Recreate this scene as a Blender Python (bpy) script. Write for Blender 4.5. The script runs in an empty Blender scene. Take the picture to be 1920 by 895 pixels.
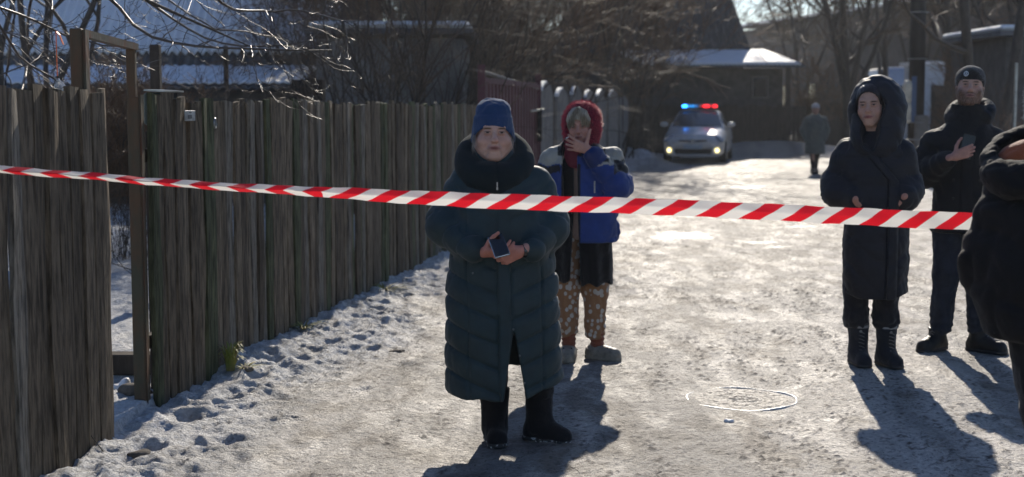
import bpy, math, random
import numpy as np
from mathutils import Vector, Matrix
R = math.radians
C = bpy.context.scene.collection

# ------------------------------------------------------------------ camera, sky, sun, exposure
FPX = 1920 * 50 / 36.0
CAMH = 1.62
TILT = math.atan(251.5 / FPX)
cam_d = bpy.data.cameras.new('camera'); cam = bpy.data.objects.new('camera', cam_d); C.objects.link(cam)
cam.location = (0, 0, CAMH); cam.rotation_euler = (math.pi / 2 - TILT, 0, 0)
cam_d.sensor_width = 36; cam_d.lens = 50; cam_d.clip_start = 0.1; cam_d.clip_end = 3000
cam_d.dof.use_dof = True; cam_d.dof.focus_distance = 6.9; cam_d.dof.aperture_fstop = 2.8
cam_d.dof.aperture_blades = 9
bpy.context.scene.camera = cam
SUN_AZ, SUN_EL = R(6.6), R(28.5)
world = bpy.data.worlds.new('World'); bpy.context.scene.world = world; world.use_nodes = True
nt = world.node_tree; sky = nt.nodes.new('ShaderNodeTexSky'); sky.sky_type = 'NISHITA'; sky.sun_disc = False
sky.sun_elevation = SUN_EL; sky.sun_rotation = SUN_AZ; sky.air_density = 1.0; sky.dust_density = 0.15; sky.ozone_density = 2.0
bg = nt.nodes['Background']; bg.inputs[1].default_value = 0.095; hs_ = nt.nodes.new('ShaderNodeHueSaturation'); hs_.inputs['Saturation'].default_value = 1.0; tn_ = nt.nodes.new('ShaderNodeMix'); tn_.data_type = 'RGBA'; tn_.blend_type = 'MULTIPLY'; tn_.inputs[0].default_value = 1; tn_.inputs[7].default_value = (.90, .95, 1.10, 1)
nt.links.new(sky.outputs[0], hs_.inputs['Color']); nt.links.new(hs_.outputs[0], tn_.inputs[6]); nt.links.new(tn_.outputs[2], bg.inputs[0])
sd = bpy.data.lights.new('sun', 'SUN'); sd.energy = 4.8; sd.angle = R(0.53); sd.color = (1, 0.91, 0.78)
sun = bpy.data.objects.new('sun', sd); C.objects.link(sun)
_sv = Vector((math.sin(SUN_AZ) * math.cos(SUN_EL), math.cos(SUN_AZ) * math.cos(SUN_EL), math.sin(SUN_EL)))
sun.rotation_euler = _sv.to_track_quat('Z', 'Y').to_euler(); sun.location = _sv * 50
vs = bpy.context.scene.view_settings
vs.view_transform = 'Standard'; vs.look = 'None'; vs.gamma = 1; vs.use_curve_mapping = False; vs.exposure = 0.12
cy = bpy.context.scene.cycles
cy.max_bounces = 6; cy.diffuse_bounces = 3; cy.glossy_bounces = 3; cy.transmission_bounces = 4; cy.transparent_max_bounces = 8
cy.use_denoising = True; cy.sample_clamp_indirect = 4.0; cy.caustics_reflective = False; cy.caustics_refractive = False

# ------------------------------------------------------------------ pixel helpers (photo pixels, 1920 x 895)
_c, _s = math.cos(TILT), math.sin(TILT)
def _ray(px, py):
    x = (px - 960) / FPX; u = (447.5 - py) / FPX
    return x, _c + u * _s, -_s + u * _c
def G(px, py, z=0.0):
    r = _ray(px, py); t = (z - CAMH) / r[2]
    return Vector((r[0] * t, r[1] * t, z))
def W(px, py, Y):
    r = _ray(px, py); t = Y / r[1]
    return Vector((r[0] * t, Y, CAMH + r[2] * t))

# ------------------------------------------------------------------ object helpers
def tag(o, label=None, cat=None, group=None, kind=None):
    if label: o['label'] = label
    if cat: o['category'] = cat
    if group: o['group'] = group
    if kind: o['kind'] = kind
    return o
def empty(name, loc, rz=0.0, label=None, cat=None, group=None):
    o = bpy.data.objects.new(name, None); C.objects.link(o); o.empty_display_size = .1
    o.location = loc; o.rotation_euler = (0, 0, rz)
    return tag(o, label, cat, group)
def mesh_obj(name, v, f, m, parent=None, smooth=True, col=None, midx=None):
    me = bpy.data.meshes.new(name)
    v = np.asarray(v, dtype=np.float64)
    if isinstance(f, np.ndarray):
        n = len(f); k = f.shape[1]
        me.vertices.add(len(v)); me.vertices.foreach_set('co', v.astype(np.float32).ravel())
        me.loops.add(n * k); me.loops.foreach_set('vertex_index', f.astype(np.int32).ravel())
        me.polygons.add(n); me.polygons.foreach_set('loop_start', np.arange(0, n * k, k, dtype=np.int32))
        try: me.polygons.foreach_set('loop_total', np.full(n, k, dtype=np.int32))
        except Exception: pass
        me.update(calc_edges=True)
    else:
        me.from_pydata([tuple(p) for p in v], [], [tuple(p) for p in f]); me.update()
    me.validate(verbose=False)
    if smooth: me.polygons.foreach_set('use_smooth', np.ones(len(me.polygons), dtype=bool))
    for mm in (m if isinstance(m, (list, tuple)) else [m]): me.materials.append(mm)
    if midx is not None and len(midx) == len(me.polygons): me.polygons.foreach_set('material_index', np.asarray(midx, dtype=np.int32))
    if col is not None:
        a = me.color_attributes.new('Col', 'FLOAT_COLOR', 'POINT')
        cc = np.ones((len(v), 4), dtype=np.float32); cc[:, :3] = col
        a.data.foreach_set('color', cc.ravel())
    o = bpy.data.objects.new(name, me); C.objects.link(o)
    if parent is not None: o.parent = parent
    return o
class MB:
    """collects boxes, prisms and lathes into one mesh"""
    def __init__(s): s.v = []; s.f = []
    def add(s, v, f):
        n = len(s.v); s.v += [tuple(p) for p in v]; s.f += [tuple(i + n for i in q) for q in f]; return s
    def box(s, c, d, rz=0, mat=None, bev=0.0):
        x, y, z = d[0] / 2, d[1] / 2, d[2] / 2
        M = Matrix.Translation(c) @ (mat if mat is not None else Matrix.Rotation(rz, 4, 'Z'))
        if bev <= 0:
            v = [M @ Vector((a * x, b * y, e * z)) for a in (-1, 1) for b in (-1, 1) for e in (-1, 1)]
            return s.add(v, [(0, 1, 3, 2), (4, 6, 7, 5), (0, 4, 5, 1), (2, 3, 7, 6), (0, 2, 6, 4), (1, 5, 7, 3)])
        bev = min(bev, x * .9, y * .9, z * .9); v = []; f = []
        ring = lambda X, Y: [(X, -Y + bev), (X, Y - bev), (X - bev, Y), (-X + bev, Y), (-X, Y - bev), (-X, -Y + bev), (-X + bev, -Y), (X - bev, -Y)]
        for zz, k in ((-z, bev), (-z + bev, 0), (z - bev, 0), (z, bev)):
            v += [M @ Vector((a, b, zz)) for a, b in ring(x - k, y - k)]
        for r in range(3):
            for i in range(8): f.append((r * 8 + i, r * 8 + (i + 1) % 8, (r + 1) * 8 + (i + 1) % 8, (r + 1) * 8 + i))
        f.append(tuple(range(7, -1, -1))); f.append(tuple(range(24, 32)))
        return s.add(v, f)
    def bar(s, a, b, w, h, up=Vector((0, 0, 1))):
        a = Vector(a); b = Vector(b); d = (b - a); L = d.length; d.normalize()
        sx = d.cross(up)
        if sx.length < 1e-4: sx = d.cross(Vector((0, 1, 0)))
        sx.normalize(); u = sx.cross(d)
        v = [p + sx * (i * w / 2) + u * (j * h / 2) for p in (a, b) for i, j in ((-1, -1), (1, -1), (1, 1), (-1, 1))]
        return s.add(v, [(0, 1, 2, 3)[::-1], (4, 5, 6, 7), (0, 1, 5, 4), (1, 2, 6, 5), (2, 3, 7, 6), (3, 0, 4, 7)])
    def tube(s, pts, rad, n=8, cap=True):
        pts = [Vector(p) for p in pts]
        if not hasattr(rad, '__len__'): rad = [rad] * len(pts)
        v = []; f = []; prev = None
        for i, p in enumerate(pts):
            d = (pts[min(i + 1, len(pts) - 1)] - pts[max(i - 1, 0)]).normalized()
            if prev is None:
                prev = d.orthogonal().normalized()
            prev = (prev - d * prev.dot(d)).normalized(); q = d.cross(prev)
            v += [p + (prev * math.cos(t) + q * math.sin(t)) * rad[i] for t in [2 * math.pi * k / n for k in range(n)]]
        for i in range(len(pts) - 1):
            for k in range(n): f.append((i * n + k, i * n + (k + 1) % n, (i + 1) * n + (k + 1) % n, (i + 1) * n + k))
        if cap: f.append(tuple(range(n))[::-1]); f.append(tuple((len(pts) - 1) * n + k for k in range(n)))
        return s.add(v, f)
    def poly(s, pts, thick, M):
        """prism: outline pts (x,z) extruded along y by thick"""
        n = len(pts); v = [M @ Vector((x, yy, z)) for yy in (-thick / 2, thick / 2) for x, z in pts]
        f = [tuple(range(n)), tuple(range(n, 2 * n))[::-1]] + [(i, i + n, (i + 1) % n + n, (i + 1) % n) for i in range(n)]
        return s.add(v, f)
    def build(s, name, m, parent=None, smooth=False):
        return mesh_obj(name, s.v, s.f, m, parent, smooth)

# ------------------------------------------------------------------ noise (numpy)
def _hash(i, j, seed):
    h = (i.astype(np.int64) * 374761393 + j.astype(np.int64) * 668265263 + seed * 1442695041) & 0xFFFFFFFF
    h = ((h ^ (h >> 13)) * 1274126177) & 0xFFFFFFFF
    h = h ^ (h >> 16)
    return (h & 0xFFFFFF).astype(np.float64) / 0xFFFFFF
def vnoise(x, y, seed=0):
    xi = np.floor(x); yi = np.floor(y); fx = x - xi; fy = y - yi
    fx = fx * fx * fx * (fx * (fx * 6 - 15) + 10); fy = fy * fy * fy * (fy * (fy * 6 - 15) + 10)
    a = _hash(xi, yi, seed); b = _hash(xi + 1, yi, seed); c_ = _hash(xi, yi + 1, seed); d = _hash(xi + 1, yi + 1, seed)
    return (a * (1 - fx) + b * fx) * (1 - fy) + (c_ * (1 - fx) + d * fx) * fy * 1.0
def fbm(x, y, seed=0, octs=4, gain=.5):
    t = 0; a = 1; n = 0
    for k in range(octs):
        t = t + a * vnoise(x * 2 ** k + 17.3 * k, y * 2 ** k - 9.1 * k, seed + k); n += a; a *= gain
    return t / n
def n3(x, y, z, f, seed=0):
    """cheap smooth 3d noise in -1..1 from rotated sines"""
    rs = np.random.RandomState(seed); t = 0
    for k in range(6):
        d = rs.normal(size=3); d /= np.linalg.norm(d); ff = f * (0.6 + 1.1 * rs.rand())
        t = t + np.sin((x * d[0] + y * d[1] + z * d[2]) * ff * 6.28 + rs.rand() * 6.28 + 1.3 * np.sin((x * d[1] + y * d[2] + z * d[0]) * ff * 4.1 + k))
    return t / 3.2

# ------------------------------------------------------------------ surface nets on a rectilinear grid
def surface_nets(d, xs, ys, zs):
    nx, ny, nz = d.shape; ins = d < 0
    cnt = np.zeros((nx - 1, ny - 1, nz - 1), np.int8)
    for a in (0, 1):
        for b in (0, 1):
            for e in (0, 1): cnt += ins[a:nx - 1 + a, b:ny - 1 + b, e:nz - 1 + e]
    ci, cj, ck = np.nonzero((cnt > 0) & (cnt < 8))
    idx = np.full(cnt.shape, -1, np.int32); idx[ci, cj, ck] = np.arange(len(ci))
    acc = np.zeros((len(ci), 3)); w = np.zeros(len(ci))
    corners = [(a, b, e) for a in (0, 1) for b in (0, 1) for e in (0, 1)]
    val = {c: d[ci + c[0], cj + c[1], ck + c[2]] for c in corners}
    for c in corners:
        for ax in range(3):
            if c[ax] == 0:
                c2 = list(c); c2[ax] = 1; c2 = tuple(c2); v0, v1 = val[c], val[c2]
                m = (v0 < 0) != (v1 < 0); t = np.where(m, v0 / np.where(m, v0 - v1, 1), 0)
                for q in range(3): acc[:, q] += np.where(m, (t if q == ax else c[q]), 0)
                w += m
    acc /= w[:, None]
    V = np.empty_like(acc)
    for q, (ii, ax) in enumerate(((ci, xs), (cj, ys), (ck, zs))): V[:, q] = ax[ii] + acc[:, q] * (ax[ii + 1] - ax[ii])
    F = []
    for ax in range(3):
        sl0 = [slice(None)] * 3; sl1 = [slice(None)] * 3
        sl0[ax] = slice(0, -1); sl1[ax] = slice(1, None)
        a0, a1 = ins[tuple(sl0)], ins[tuple(sl1)]
        I = np.nonzero(a0 != a1); b, e = [(1, 2), (2, 0), (0, 1)][ax]
        ok = (I[b] > 0) & (I[e] > 0) & (I[b] < d.shape[b] - 1) & (I[e] < d.shape[e] - 1)
        I = [q[ok] for q in I]; flip = ~a0[tuple(I)]
        def cell(db, de):
            J = list(I); J[b] = I[b] - db; J[e] = I[e] - de
            return idx[tuple(J)]
        q = np.stack([cell(1, 1), cell(0, 1), cell(0, 0), cell(1, 0)], 1)
        q[flip] = q[flip][:, ::-1]; F.append(q)
    F = np.concatenate(F); F = F[(F >= 0).all(1)]
    a, b_, c_ = V[F[:, 0]], V[F[:, 1]], V[F[:, 2]]
    if (np.einsum('ij,ij->i', a - V.mean(0), np.cross(b_ - a, c_ - a))).sum() < 0: F = F[:, ::-1]
    return V, F

def smin(a, b, k):
    if k <= 0: return np.minimum(a, b)
    h = np.maximum(k - np.abs(a - b), 0) / k
    return np.minimum(a, b) - h * h * k * .25
def smax(a, b, k): return -smin(-a, -b, k)
class Field:
    def __init__(s, xs, ys, zs):
        s.ax = [np.asarray(q, float) for q in (xs, ys, zs)]
        s.d = np.full([len(q) for q in s.ax], 0.5, np.float32)
    def _sl(s, bb, pad):
        sl = []
        for q, (lo, hi) in zip(s.ax, bb):
            i0 = max(0, np.searchsorted(q, lo - pad) - 1); i1 = min(len(q), np.searchsorted(q, hi + pad) + 1)
            sl.append(slice(i0, max(i1, i0 + 1)))
        return tuple(sl)
    def add(s, prim, k=0.01, sub=False, fn=None):
        f, bb = prim; pad = k + .04; sl = s._sl(bb, pad)
        x = s.ax[0][sl[0]][:, None, None]; y = s.ax[1][sl[1]][None, :, None]; z = s.ax[2][sl[2]][None, None, :]
        if 0 in [len(s.ax[i][sl[i]]) for i in range(3)]: return s
        v = f(x, y, z)
        s.d[sl] = smax(s.d[sl], -v, k) if sub else smin(s.d[sl], v, k)
        return s
    def disp(s, fn):
        x, y, z = s.ax[0][:, None, None], s.ax[1][None, :, None], s.ax[2][None, None, :]
        near = np.abs(s.d) < .08
        I = np.nonzero(near); s.d[I] -= fn(s.ax[0][I[0]], s.ax[1][I[1]], s.ax[2][I[2]]); return s
    def cut(s, fn, k=0.0):
        x, y, z = s.ax[0][:, None, None], s.ax[1][None, :, None], s.ax[2][None, None, :]
        s.d = smax(s.d, fn(x, y, z) + 0 * s.d, k).astype(np.float32); return s
    def mesh(s): return surface_nets(s.d, *s.ax)
def lin(a, b, h): return np.arange(a, b + h, h)
def graded(a, b, h, fine):
    """axis with step h, finer inside the intervals fine = [(lo, hi, step), ...]"""
    out = [a]; 
    while out[-1] < b:
        st = h
        for lo, hi, q in fine:
            if lo - .02 <= out[-1] <= hi + .01: st = min(st, q)
        out.append(out[-1] + st)
    return np.array(out)
def _A(p): return np.array([float(q) for q in p])
def cap(a, b, ra, rb=None, sy=1.0):
    a, b = _A(a), _A(b); rb = ra if rb is None else rb; ba = b - a; bb2 = max((ba ** 2).sum(), 1e-12); m = max(ra, rb)
    def f(x, y, z):
        px, py, pz = x - a[0], y - a[1], z - a[2]
        h = np.clip((px * ba[0] + py * ba[1] + pz * ba[2]) / bb2, 0, 1)
        return np.sqrt((px - h * ba[0]) ** 2 + ((py - h * ba[1]) / sy) ** 2 + (pz - h * ba[2]) ** 2) - (ra + (rb - ra) * h)
    return f, [(min(a[i], b[i]) - m * max(1, sy), max(a[i], b[i]) + m * max(1, sy)) for i in range(3)]
def chain(F, pts, rads, k=.01, sub=False):
    for i in range(len(pts) - 1): F.add(cap(pts[i], pts[i + 1], rads[i], rads[i + 1]), k, sub)
def ell(c, r, rot=None):
    c, r = _A(c), _A(r); M = None if rot is None else np.array(Matrix(rot).to_3x3() if hasattr(rot, 'to_3x3') else rot)
    m = r.max() if rot is not None else None
    def f(x, y, z):
        X, Y, Z = x - c[0], y - c[1], z - c[2]
        if M is not None: X, Y, Z = [M[0, i] * X + M[1, i] * Y + M[2, i] * Z for i in range(3)]
        k0 = np.sqrt((X / r[0]) ** 2 + (Y / r[1]) ** 2 + (Z / r[2]) ** 2); k1 = np.sqrt((X / r[0] ** 2) ** 2 + (Y / r[1] ** 2) ** 2 + (Z / r[2] ** 2) ** 2)
        return k0 * (k0 - 1) / np.maximum(k1, 1e-6)
    return f, [(c[i] - (m or r[i]), c[i] + (m or r[i])) for i in range(3)]
def loft(zk, cx, cyy, rx, ry, n=2.3, r=.02):
    zk = np.array(zk, float); o = np.argsort(zk); zk = zk[o]
    def prep(a):
        a = np.array(a if hasattr(a, '__len__') else [a] * len(zk), float)[o]
        zf = np.linspace(zk[0], zk[-1], 200); v = np.interp(zf, zk, a)
        w = max(3, int(200 * .05)); ker = np.hanning(w * 2 + 1); ker /= ker.sum()
        vp = np.concatenate([np.full(w, v[0]), v, np.full(w, v[-1])]); return zf, np.convolve(vp, ker, 'valid')
    T = [prep(q) for q in (cx, cyy, rx, ry)]
    def f(x, y, z):
        a, b, p, q = [np.interp(z, t[0], t[1]) for t in T]
        g = ((np.abs(x - a) / p) ** n + (np.abs(y - b) / q) ** n) ** (1 / n)
        return smax((g - 1) * np.minimum(p, q), np.maximum(zk[0] - z, z - zk[-1]), r)
    lo = lambda c_, r_: (T[c_][1] - T[r_][1]).min(); hi = lambda c_, r_: (T[c_][1] + T[r_][1]).max()
    return f, [(lo(0, 2), hi(0, 2)), (lo(1, 3), hi(1, 3)), (zk[0], zk[-1])]
def xf(prim, M):
    """primitive given in a local frame, M = 4x4 local -> person"""
    f, bb = prim; Mi = np.array(M.inverted()); Mm = M
    pts = [Mm @ Vector((x, y, z)) for x in bb[0] for y in bb[1] for z in bb[2]]
    def g(x, y, z):
        return f(Mi[0, 0] * x + Mi[0, 1] * y + Mi[0, 2] * z + Mi[0, 3], Mi[1, 0] * x + Mi[1, 1] * y + Mi[1, 2] * z + Mi[1, 3], Mi[2, 0] * x + Mi[2, 1] * y + Mi[2, 2] * z + Mi[2, 3])
    return g, [(min(p[i] for p in pts), max(p[i] for p in pts)) for i in range(3)]

# ------------------------------------------------------------------ materials
def mat(name, color=(.5, .5, .5), rough=.6, spec=.5, metal=0, sheen=0, var=0.0, vscale=8, bump=0.0, bscale=60, stretch=(1, 1, 1), col2=None, emit=None, estr=0, alpha=None, trans=0, attr=False, coat=0, ramp=(.35, .65), bump2=0, b2scale=8, detail=4, dist=.01):
    m = bpy.data.materials.new(name); m.use_nodes = True; t = m.node_tree; b = t.nodes['Principled BSDF']
    L = t.links.new; N = t.nodes.new
    b.inputs['Roughness'].default_value = rough; b.inputs['Metallic'].default_value = metal
    b.inputs['Specular IOR Level'].default_value = spec; b.inputs['Base Color'].default_value = (*color, 1)
    if sheen: b.inputs['Sheen Weight'].default_value = sheen; b.inputs['Sheen Roughness'].default_value = .4
    if coat: b.inputs['Coat Weight'].default_value = coat; b.inputs['Coat Roughness'].default_value = .08
    if trans: b.inputs['Transmission Weight'].default_value = trans
    if alpha is not None: b.inputs['Alpha'].default_value = alpha
    if emit: b.inputs['Emission Color'].default_value = (*emit, 1); b.inputs['Emission Strength'].default_value = estr
    tc = N('ShaderNodeTexCoord'); mp = N('ShaderNodeMapping'); mp.inputs['Scale'].default_value = stretch; L(tc.outputs['Object'], mp.inputs[0])
    src = None
    if attr:
        at = N('ShaderNodeAttribute'); at.attribute_name = 'Col'; src = at.outputs['Color']
    if var or col2:
        nz = N('ShaderNodeTexNoise'); nz.inputs['Scale'].default_value = vscale; nz.inputs['Detail'].default_value = detail + 2; nz.inputs['Roughness'].default_value = .65
        L(mp.outputs[0], nz.inputs[0])
        rp = N('ShaderNodeValToRGB'); rp.color_ramp.elements[0].position = ramp[0]; rp.color_ramp.elements[1].position = ramp[1]
        L(nz.outputs[0], rp.inputs[0])
        mx = N('ShaderNodeMix'); mx.data_type = 'RGBA'
        if col2:
            L(rp.outputs[0], mx.inputs[0]); mx.inputs[6].default_value = (*color, 1); mx.inputs[7].default_value = (*col2, 1)
            if src: L(src, mx.inputs[6])
        else:
            mx.blend_type = 'MULTIPLY'; mx.inputs[0].default_value = 1; mx.inputs[6].default_value = (*color, 1)
            if src: L(src, mx.inputs[6])
            mr = N('ShaderNodeMapRange'); L(rp.outputs[0], mr.inputs[0]); mr.inputs[3].default_value = 1 - var; mr.inputs[4].default_value = 1 + var * .6
            L(mr.outputs[0], mx.inputs[7])
        L(mx.outputs[2], b.inputs['Base Color'])
    elif src: L(src, b.inputs['Base Color'])
    if bump or bump2:
        prev = None
        for st, sc in ((bump2, b2scale), (bump, bscale)):
            if not st: continue
            nb = N('ShaderNodeTexNoise'); nb.inputs['Scale'].default_value = sc; nb.inputs['Detail'].default_value = detail; L(mp.outputs[0], nb.inputs[0])
            bp = N('ShaderNodeBump'); bp.inputs['Strength'].default_value = st; bp.inputs['Distance'].default_value = dist; L(nb.outputs[0], bp.inputs['Height'])
            if prev: L(prev.outputs[0], bp.inputs['Normal'])
            prev = bp
        L(prev.outputs[0], b.inputs['Normal'])
    return m
# ------------------------------------------------------------------ ground
def fence_x(Y):
    Y = np.asarray(Y, float)
    return np.where(Y < 6.74, -1.93 - (6.74 - Y) * .115, np.where(Y < 7.47, -1.93, -1.93 + (Y - 7.47) * .157))
_rs = np.random.RandomState(5)
_pits = []
for i in range(170):
    Yp = 5.6 + 13 * _rs.rand() ** 1.4; up = .12 + abs(_rs.normal()) * .42
    _pits.append((float(fence_x(Yp)) + up, Yp, .03 + .05 * _rs.rand(), .018 + .03 * _rs.rand(), _rs.rand() * 3.1))
def ground_fields(x, y, detail=True):
    u = x - fence_x(y)
    base = 0 * x
    edge = 0.62 + .5 * (fbm(x * 1.3, y * .7, 3) - .5) * 2
    snow = 1 / (1 + np.exp((u - edge) * 7))                      # loose snow by the fence
    right = 1 / (1 + np.exp(-(u - 6.4 - 1.2 * (fbm(x * .5, y * .25, 8) - .5)) * 3)) * (y > 9)
    behind = (u < 0)
    h = .055 * np.exp(-(np.maximum(u, 0) / .38) ** 2) * (.6 + .8 * fbm(x * 2, y * 2, 11)) * np.clip((y - 7.9) / .8, .25, 1)
    h = h + snow * .04 * (fbm(x * 4, y * 4, 21, 3) - .45) + snow * .03 * (fbm(x * 13, y * 13, 22, 3) - .5)
    rid = 1 - np.abs(2 * fbm(x * 6.5, y * 5.5, 25, 4, .55) - 1); h = h + snow * .042 * (rid ** 2 - .5) * (u > 0)
    h = h + np.where(behind, .03 + .09 * (fbm(x * 1.1, y * 1.1, 31) - .4), 0) + right * .1 * fbm(x * 1.4, y * 1.4, 41)
    # packed road: long wheel ruts, crumbs and pressed ice
    ru = u + .12 * (fbm(y * .3, y * 0 + 2, 51) - .5)
    rut = np.exp(-((ru - 1.75) / .25) ** 2) + np.exp(-((ru - 3.3) / .28) ** 2) + .7 * np.exp(-((ru - 4.6) / .3) ** 2)
    road = (1 - snow) * (1 - right) * (u > 0)
    h = h - road * .018 * rut + road * .022 * (fbm(x * 1.2, y * .6, 61, 3) - .5)
    n1 = fbm(x * 8, y * 6, 71, 3); n2 = fbm(x * 24, y * 19, 81, 3)
    h = h + road * (.014 * (n1 - .5) + .011 * (n2 - .5))
    # snow banks far down the road
    h = h + .42 * np.exp(-((y - 46.6) / .9) ** 2) * np.exp(-((x - 8.6) / 2.4) ** 4) * (.7 + .5 * fbm(x * .9, y * .9, 15))
    h = h + .35 * np.exp(-((y - 40.0) / 2.2) ** 2) * np.exp(-((x - 3.65) / .55) ** 2) * (.7 + .5 * fbm(x * .9, y * .9, 16))
    h = h + .22 * np.exp(-((y - 27.5) / 1.2) ** 2) * np.exp(-((x - 8.7) / 1.3) ** 2) * (.5 + fbm(x * 2, y * 2, 17))
    for (fx_, fy_, r_, d_, a_) in ((-2.3, 8.0, .5, .04, 0),):
        h = h - d_ * np.exp(-(((x - fx_) ** 2 + (y - fy_) ** 2) / r_ ** 2))
    return u, snow, right, road, h, n1, n2, rut, behind
PUDDLES = [(G(1280, 441), .42, .19, .0), (G(1250, 445), .2, .09, .3), (G(1425, 452), .3, .035, -.5), (G(1470, 462), .3, .03, .4), (G(1500, 425), .4, .035, .2), (G(1395, 350), .5, .2, 0), (G(1560, 785), .06, .02, .5), (G(1490, 722), .06, .012, .2)]
def make_ground():
    xs = np.arange(-3.0, 4.9, .017); st = .017; a = [xs[0]]
    while a[-1] > -70: st *= 1.07; a.append(a[-1] - st)
    st = .017; b = [xs[-1]]
    while b[-1] < 90: st *= 1.07; b.append(b[-1] + st)
    xs = np.array(a[::-1][:-1] + list(xs) + b[1:])
    ys = [5.9]
    while ys[-1] < 240: ys.append(ys[-1] + (.016 if ys[-1] < 12 else .016 * (ys[-1] / 12) ** 2))
    lo = [5.9]; st = .03
    while lo[-1] > -30: lo.append(lo[-1] - st); st *= 1.15
    ys = np.array(lo[::-1][:-1] + ys)
    X, Y = np.meshgrid(xs, ys, indexing='ij')
    u, snow, right, road, h, n1, n2, rut, behind = ground_fields(X, Y)
    for (px, py, r, d, an) in _pits:
        i0, i1 = np.searchsorted(xs, [px - .25, px + .25]); j0, j1 = np.searchsorted(ys, [py - .25, py + .25])
        if i1 <= i0 or j1 <= j0: continue
        xx = X[i0:i1, j0:j1] - px; yy = Y[i0:i1, j0:j1] - py
        q = (xx * math.cos(an) + yy * math.sin(an)) ** 2 / (r * 1.6) ** 2 + (-xx * math.sin(an) + yy * math.cos(an)) ** 2 / r ** 2
        d *= .62; h[i0:i1, j0:j1] += -d * np.exp(-q * 1.4) + d * .35 * np.exp(-(np.sqrt(q) - 1.5) ** 2 * 5)
    mp_ = G(1390, 742); wm_ = np.clip(1.6 - np.hypot(X - mp_.x, Y - mp_.y) / .32, 0, 1) ** .7; h = h * (1 - wm_) + gz(mp_.x, mp_.y) * wm_
    # small crumbs and flecks of frozen slush with real relief
    cr = vnoise(X * 55, Y * 42, 101); cr2 = vnoise(X * 90, Y * 70, 102); m1 = fbm(X * 2.2, Y * 1.4, 103, 3)
    crumb = np.clip((cr - .80) / .12, 0, 1) * np.clip((m1 - .40) / .15, 0, 1)
    crumb2 = np.clip((cr2 - .84) / .1, 0, 1)
    near = (Y < 30)
    h += (1 - wm_) * near * (crumb * .010 + crumb2 * .005) * (1 - .6 * snow)
    pud = 0 * h
    for (p, a_, b_, an) in PUDDLES:
        xx = X - p.x; yy = Y - p.y; c_, s_ = math.cos(an), math.sin(an)
        q = ((xx * c_ + yy * s_) / a_) ** 2 + ((-xx * s_ + yy * c_) / (b_ * 3.2)) ** 2 + 2.2 * (fbm(X * 7, Y * 4, 111, 4, .6) - .5)
        pud = np.maximum(pud, .62 * np.clip((1 - q) / .8, 0, 1))
    pud = np.maximum(pud, 0 * road * np.clip((fbm(X * 1.5, Y * .7, 121, 4) - .74) / .08, 0, 1) * near * .6)
    h = h - pud * (.009 * (n2 - .5) + .008 * (n1 - .5)) - pud * near * (crumb * .01 + crumb2 * .005)
    # colour: packed dirty snow, cleaner snow, grit
    grit = fbm(X * 5, Y * 3.2, 131, 5, .62); big = fbm(X * .8, Y * .45, 141, 3)
    dirt = np.clip((grit - .46) / .22 + (big - .5) * 1.3, 0, 1)
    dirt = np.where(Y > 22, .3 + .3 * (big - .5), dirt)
    packed = np.array([.64, .585, .52]); dirty = np.array([.31, .26, .205]); clean = np.array([.74, .745, .75])
    col = packed * (1 - dirt[..., None]) + dirty * dirt[..., None]
    col = col * (1 - .28 * np.clip(rut, 0, 1)[..., None] * fbm(X * .7, Y * .3, 151)[..., None])
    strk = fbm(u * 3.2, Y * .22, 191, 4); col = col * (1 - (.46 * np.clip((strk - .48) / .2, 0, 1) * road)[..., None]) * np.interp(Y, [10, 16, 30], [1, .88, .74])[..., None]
    sn = np.clip(np.maximum(np.maximum(snow * (1 - .45 * np.clip((fbm(X * 6, Y * 5, 161) - .52) / .12, 0, 1)), right * .8), behind * 1.0), 0, 1)
    col = col * (1 - sn[..., None]) + clean * sn[..., None]
    speck = np.clip((vnoise(X * 48, Y * 36, 171) - .77) / .08, 0, 1) * np.clip((fbm(X * 1.8, Y * 1.1, 172, 3) - .42) / .12, 0, 1)
    speck = np.maximum(speck, crumb * .7) * near * np.where(snow > .6, .55, 1) * (1 - pud * .8) * (1 - .8 * behind)
    col = col * (1 - speck[..., None]) + np.array([.10, .078, .06]) * speck[..., None]
    col = col * (1 - pud[..., None]) + (col * .4 + np.array([.12, .115, .11])) * pud[..., None]
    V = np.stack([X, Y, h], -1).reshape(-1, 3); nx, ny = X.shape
    I = np.arange(nx * ny).reshape(nx, ny)
    F = np.stack([I[:-1, :-1], I[1:, :-1], I[1:, 1:], I[:-1, 1:]], -1).reshape(-1, 4)
    m = bpy.data.materials.new('packed_snow'); m.use_nodes = True; t = m.node_tree; b = t.nodes['Principled BSDF']; N = t.nodes.new; L = t.links.new
    at = N('ShaderNodeAttribute'); at.attribute_name = 'Col'; ic = N('ShaderNodeAttribute'); ic.attribute_name = 'Ice'
    tc = N('ShaderNodeTexCoord')
    nz = N('ShaderNodeTexNoise'); nz.inputs['Scale'].default_value = 38; nz.inputs['Detail'].default_value = 8; nz.inputs['Roughness'].default_value = .72; L(tc.outputs['Object'], nz.inputs[0])
    mr = N('ShaderNodeMapRange'); mr.inputs[1].default_value = .3; mr.inputs[2].default_value = .7; mr.inputs[3].default_value = .60; mr.inputs[4].default_value = 1.30; L(nz.outputs[0], mr.inputs[0])
    mx = N('ShaderNodeMix'); mx.data_type = 'RGBA'; mx.blend_type = 'MULTIPLY'; mx.inputs[0].default_value = 1; L(at.outputs['Color'], mx.inputs[6]); L(mr.outputs[0], mx.inputs[7])
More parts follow.
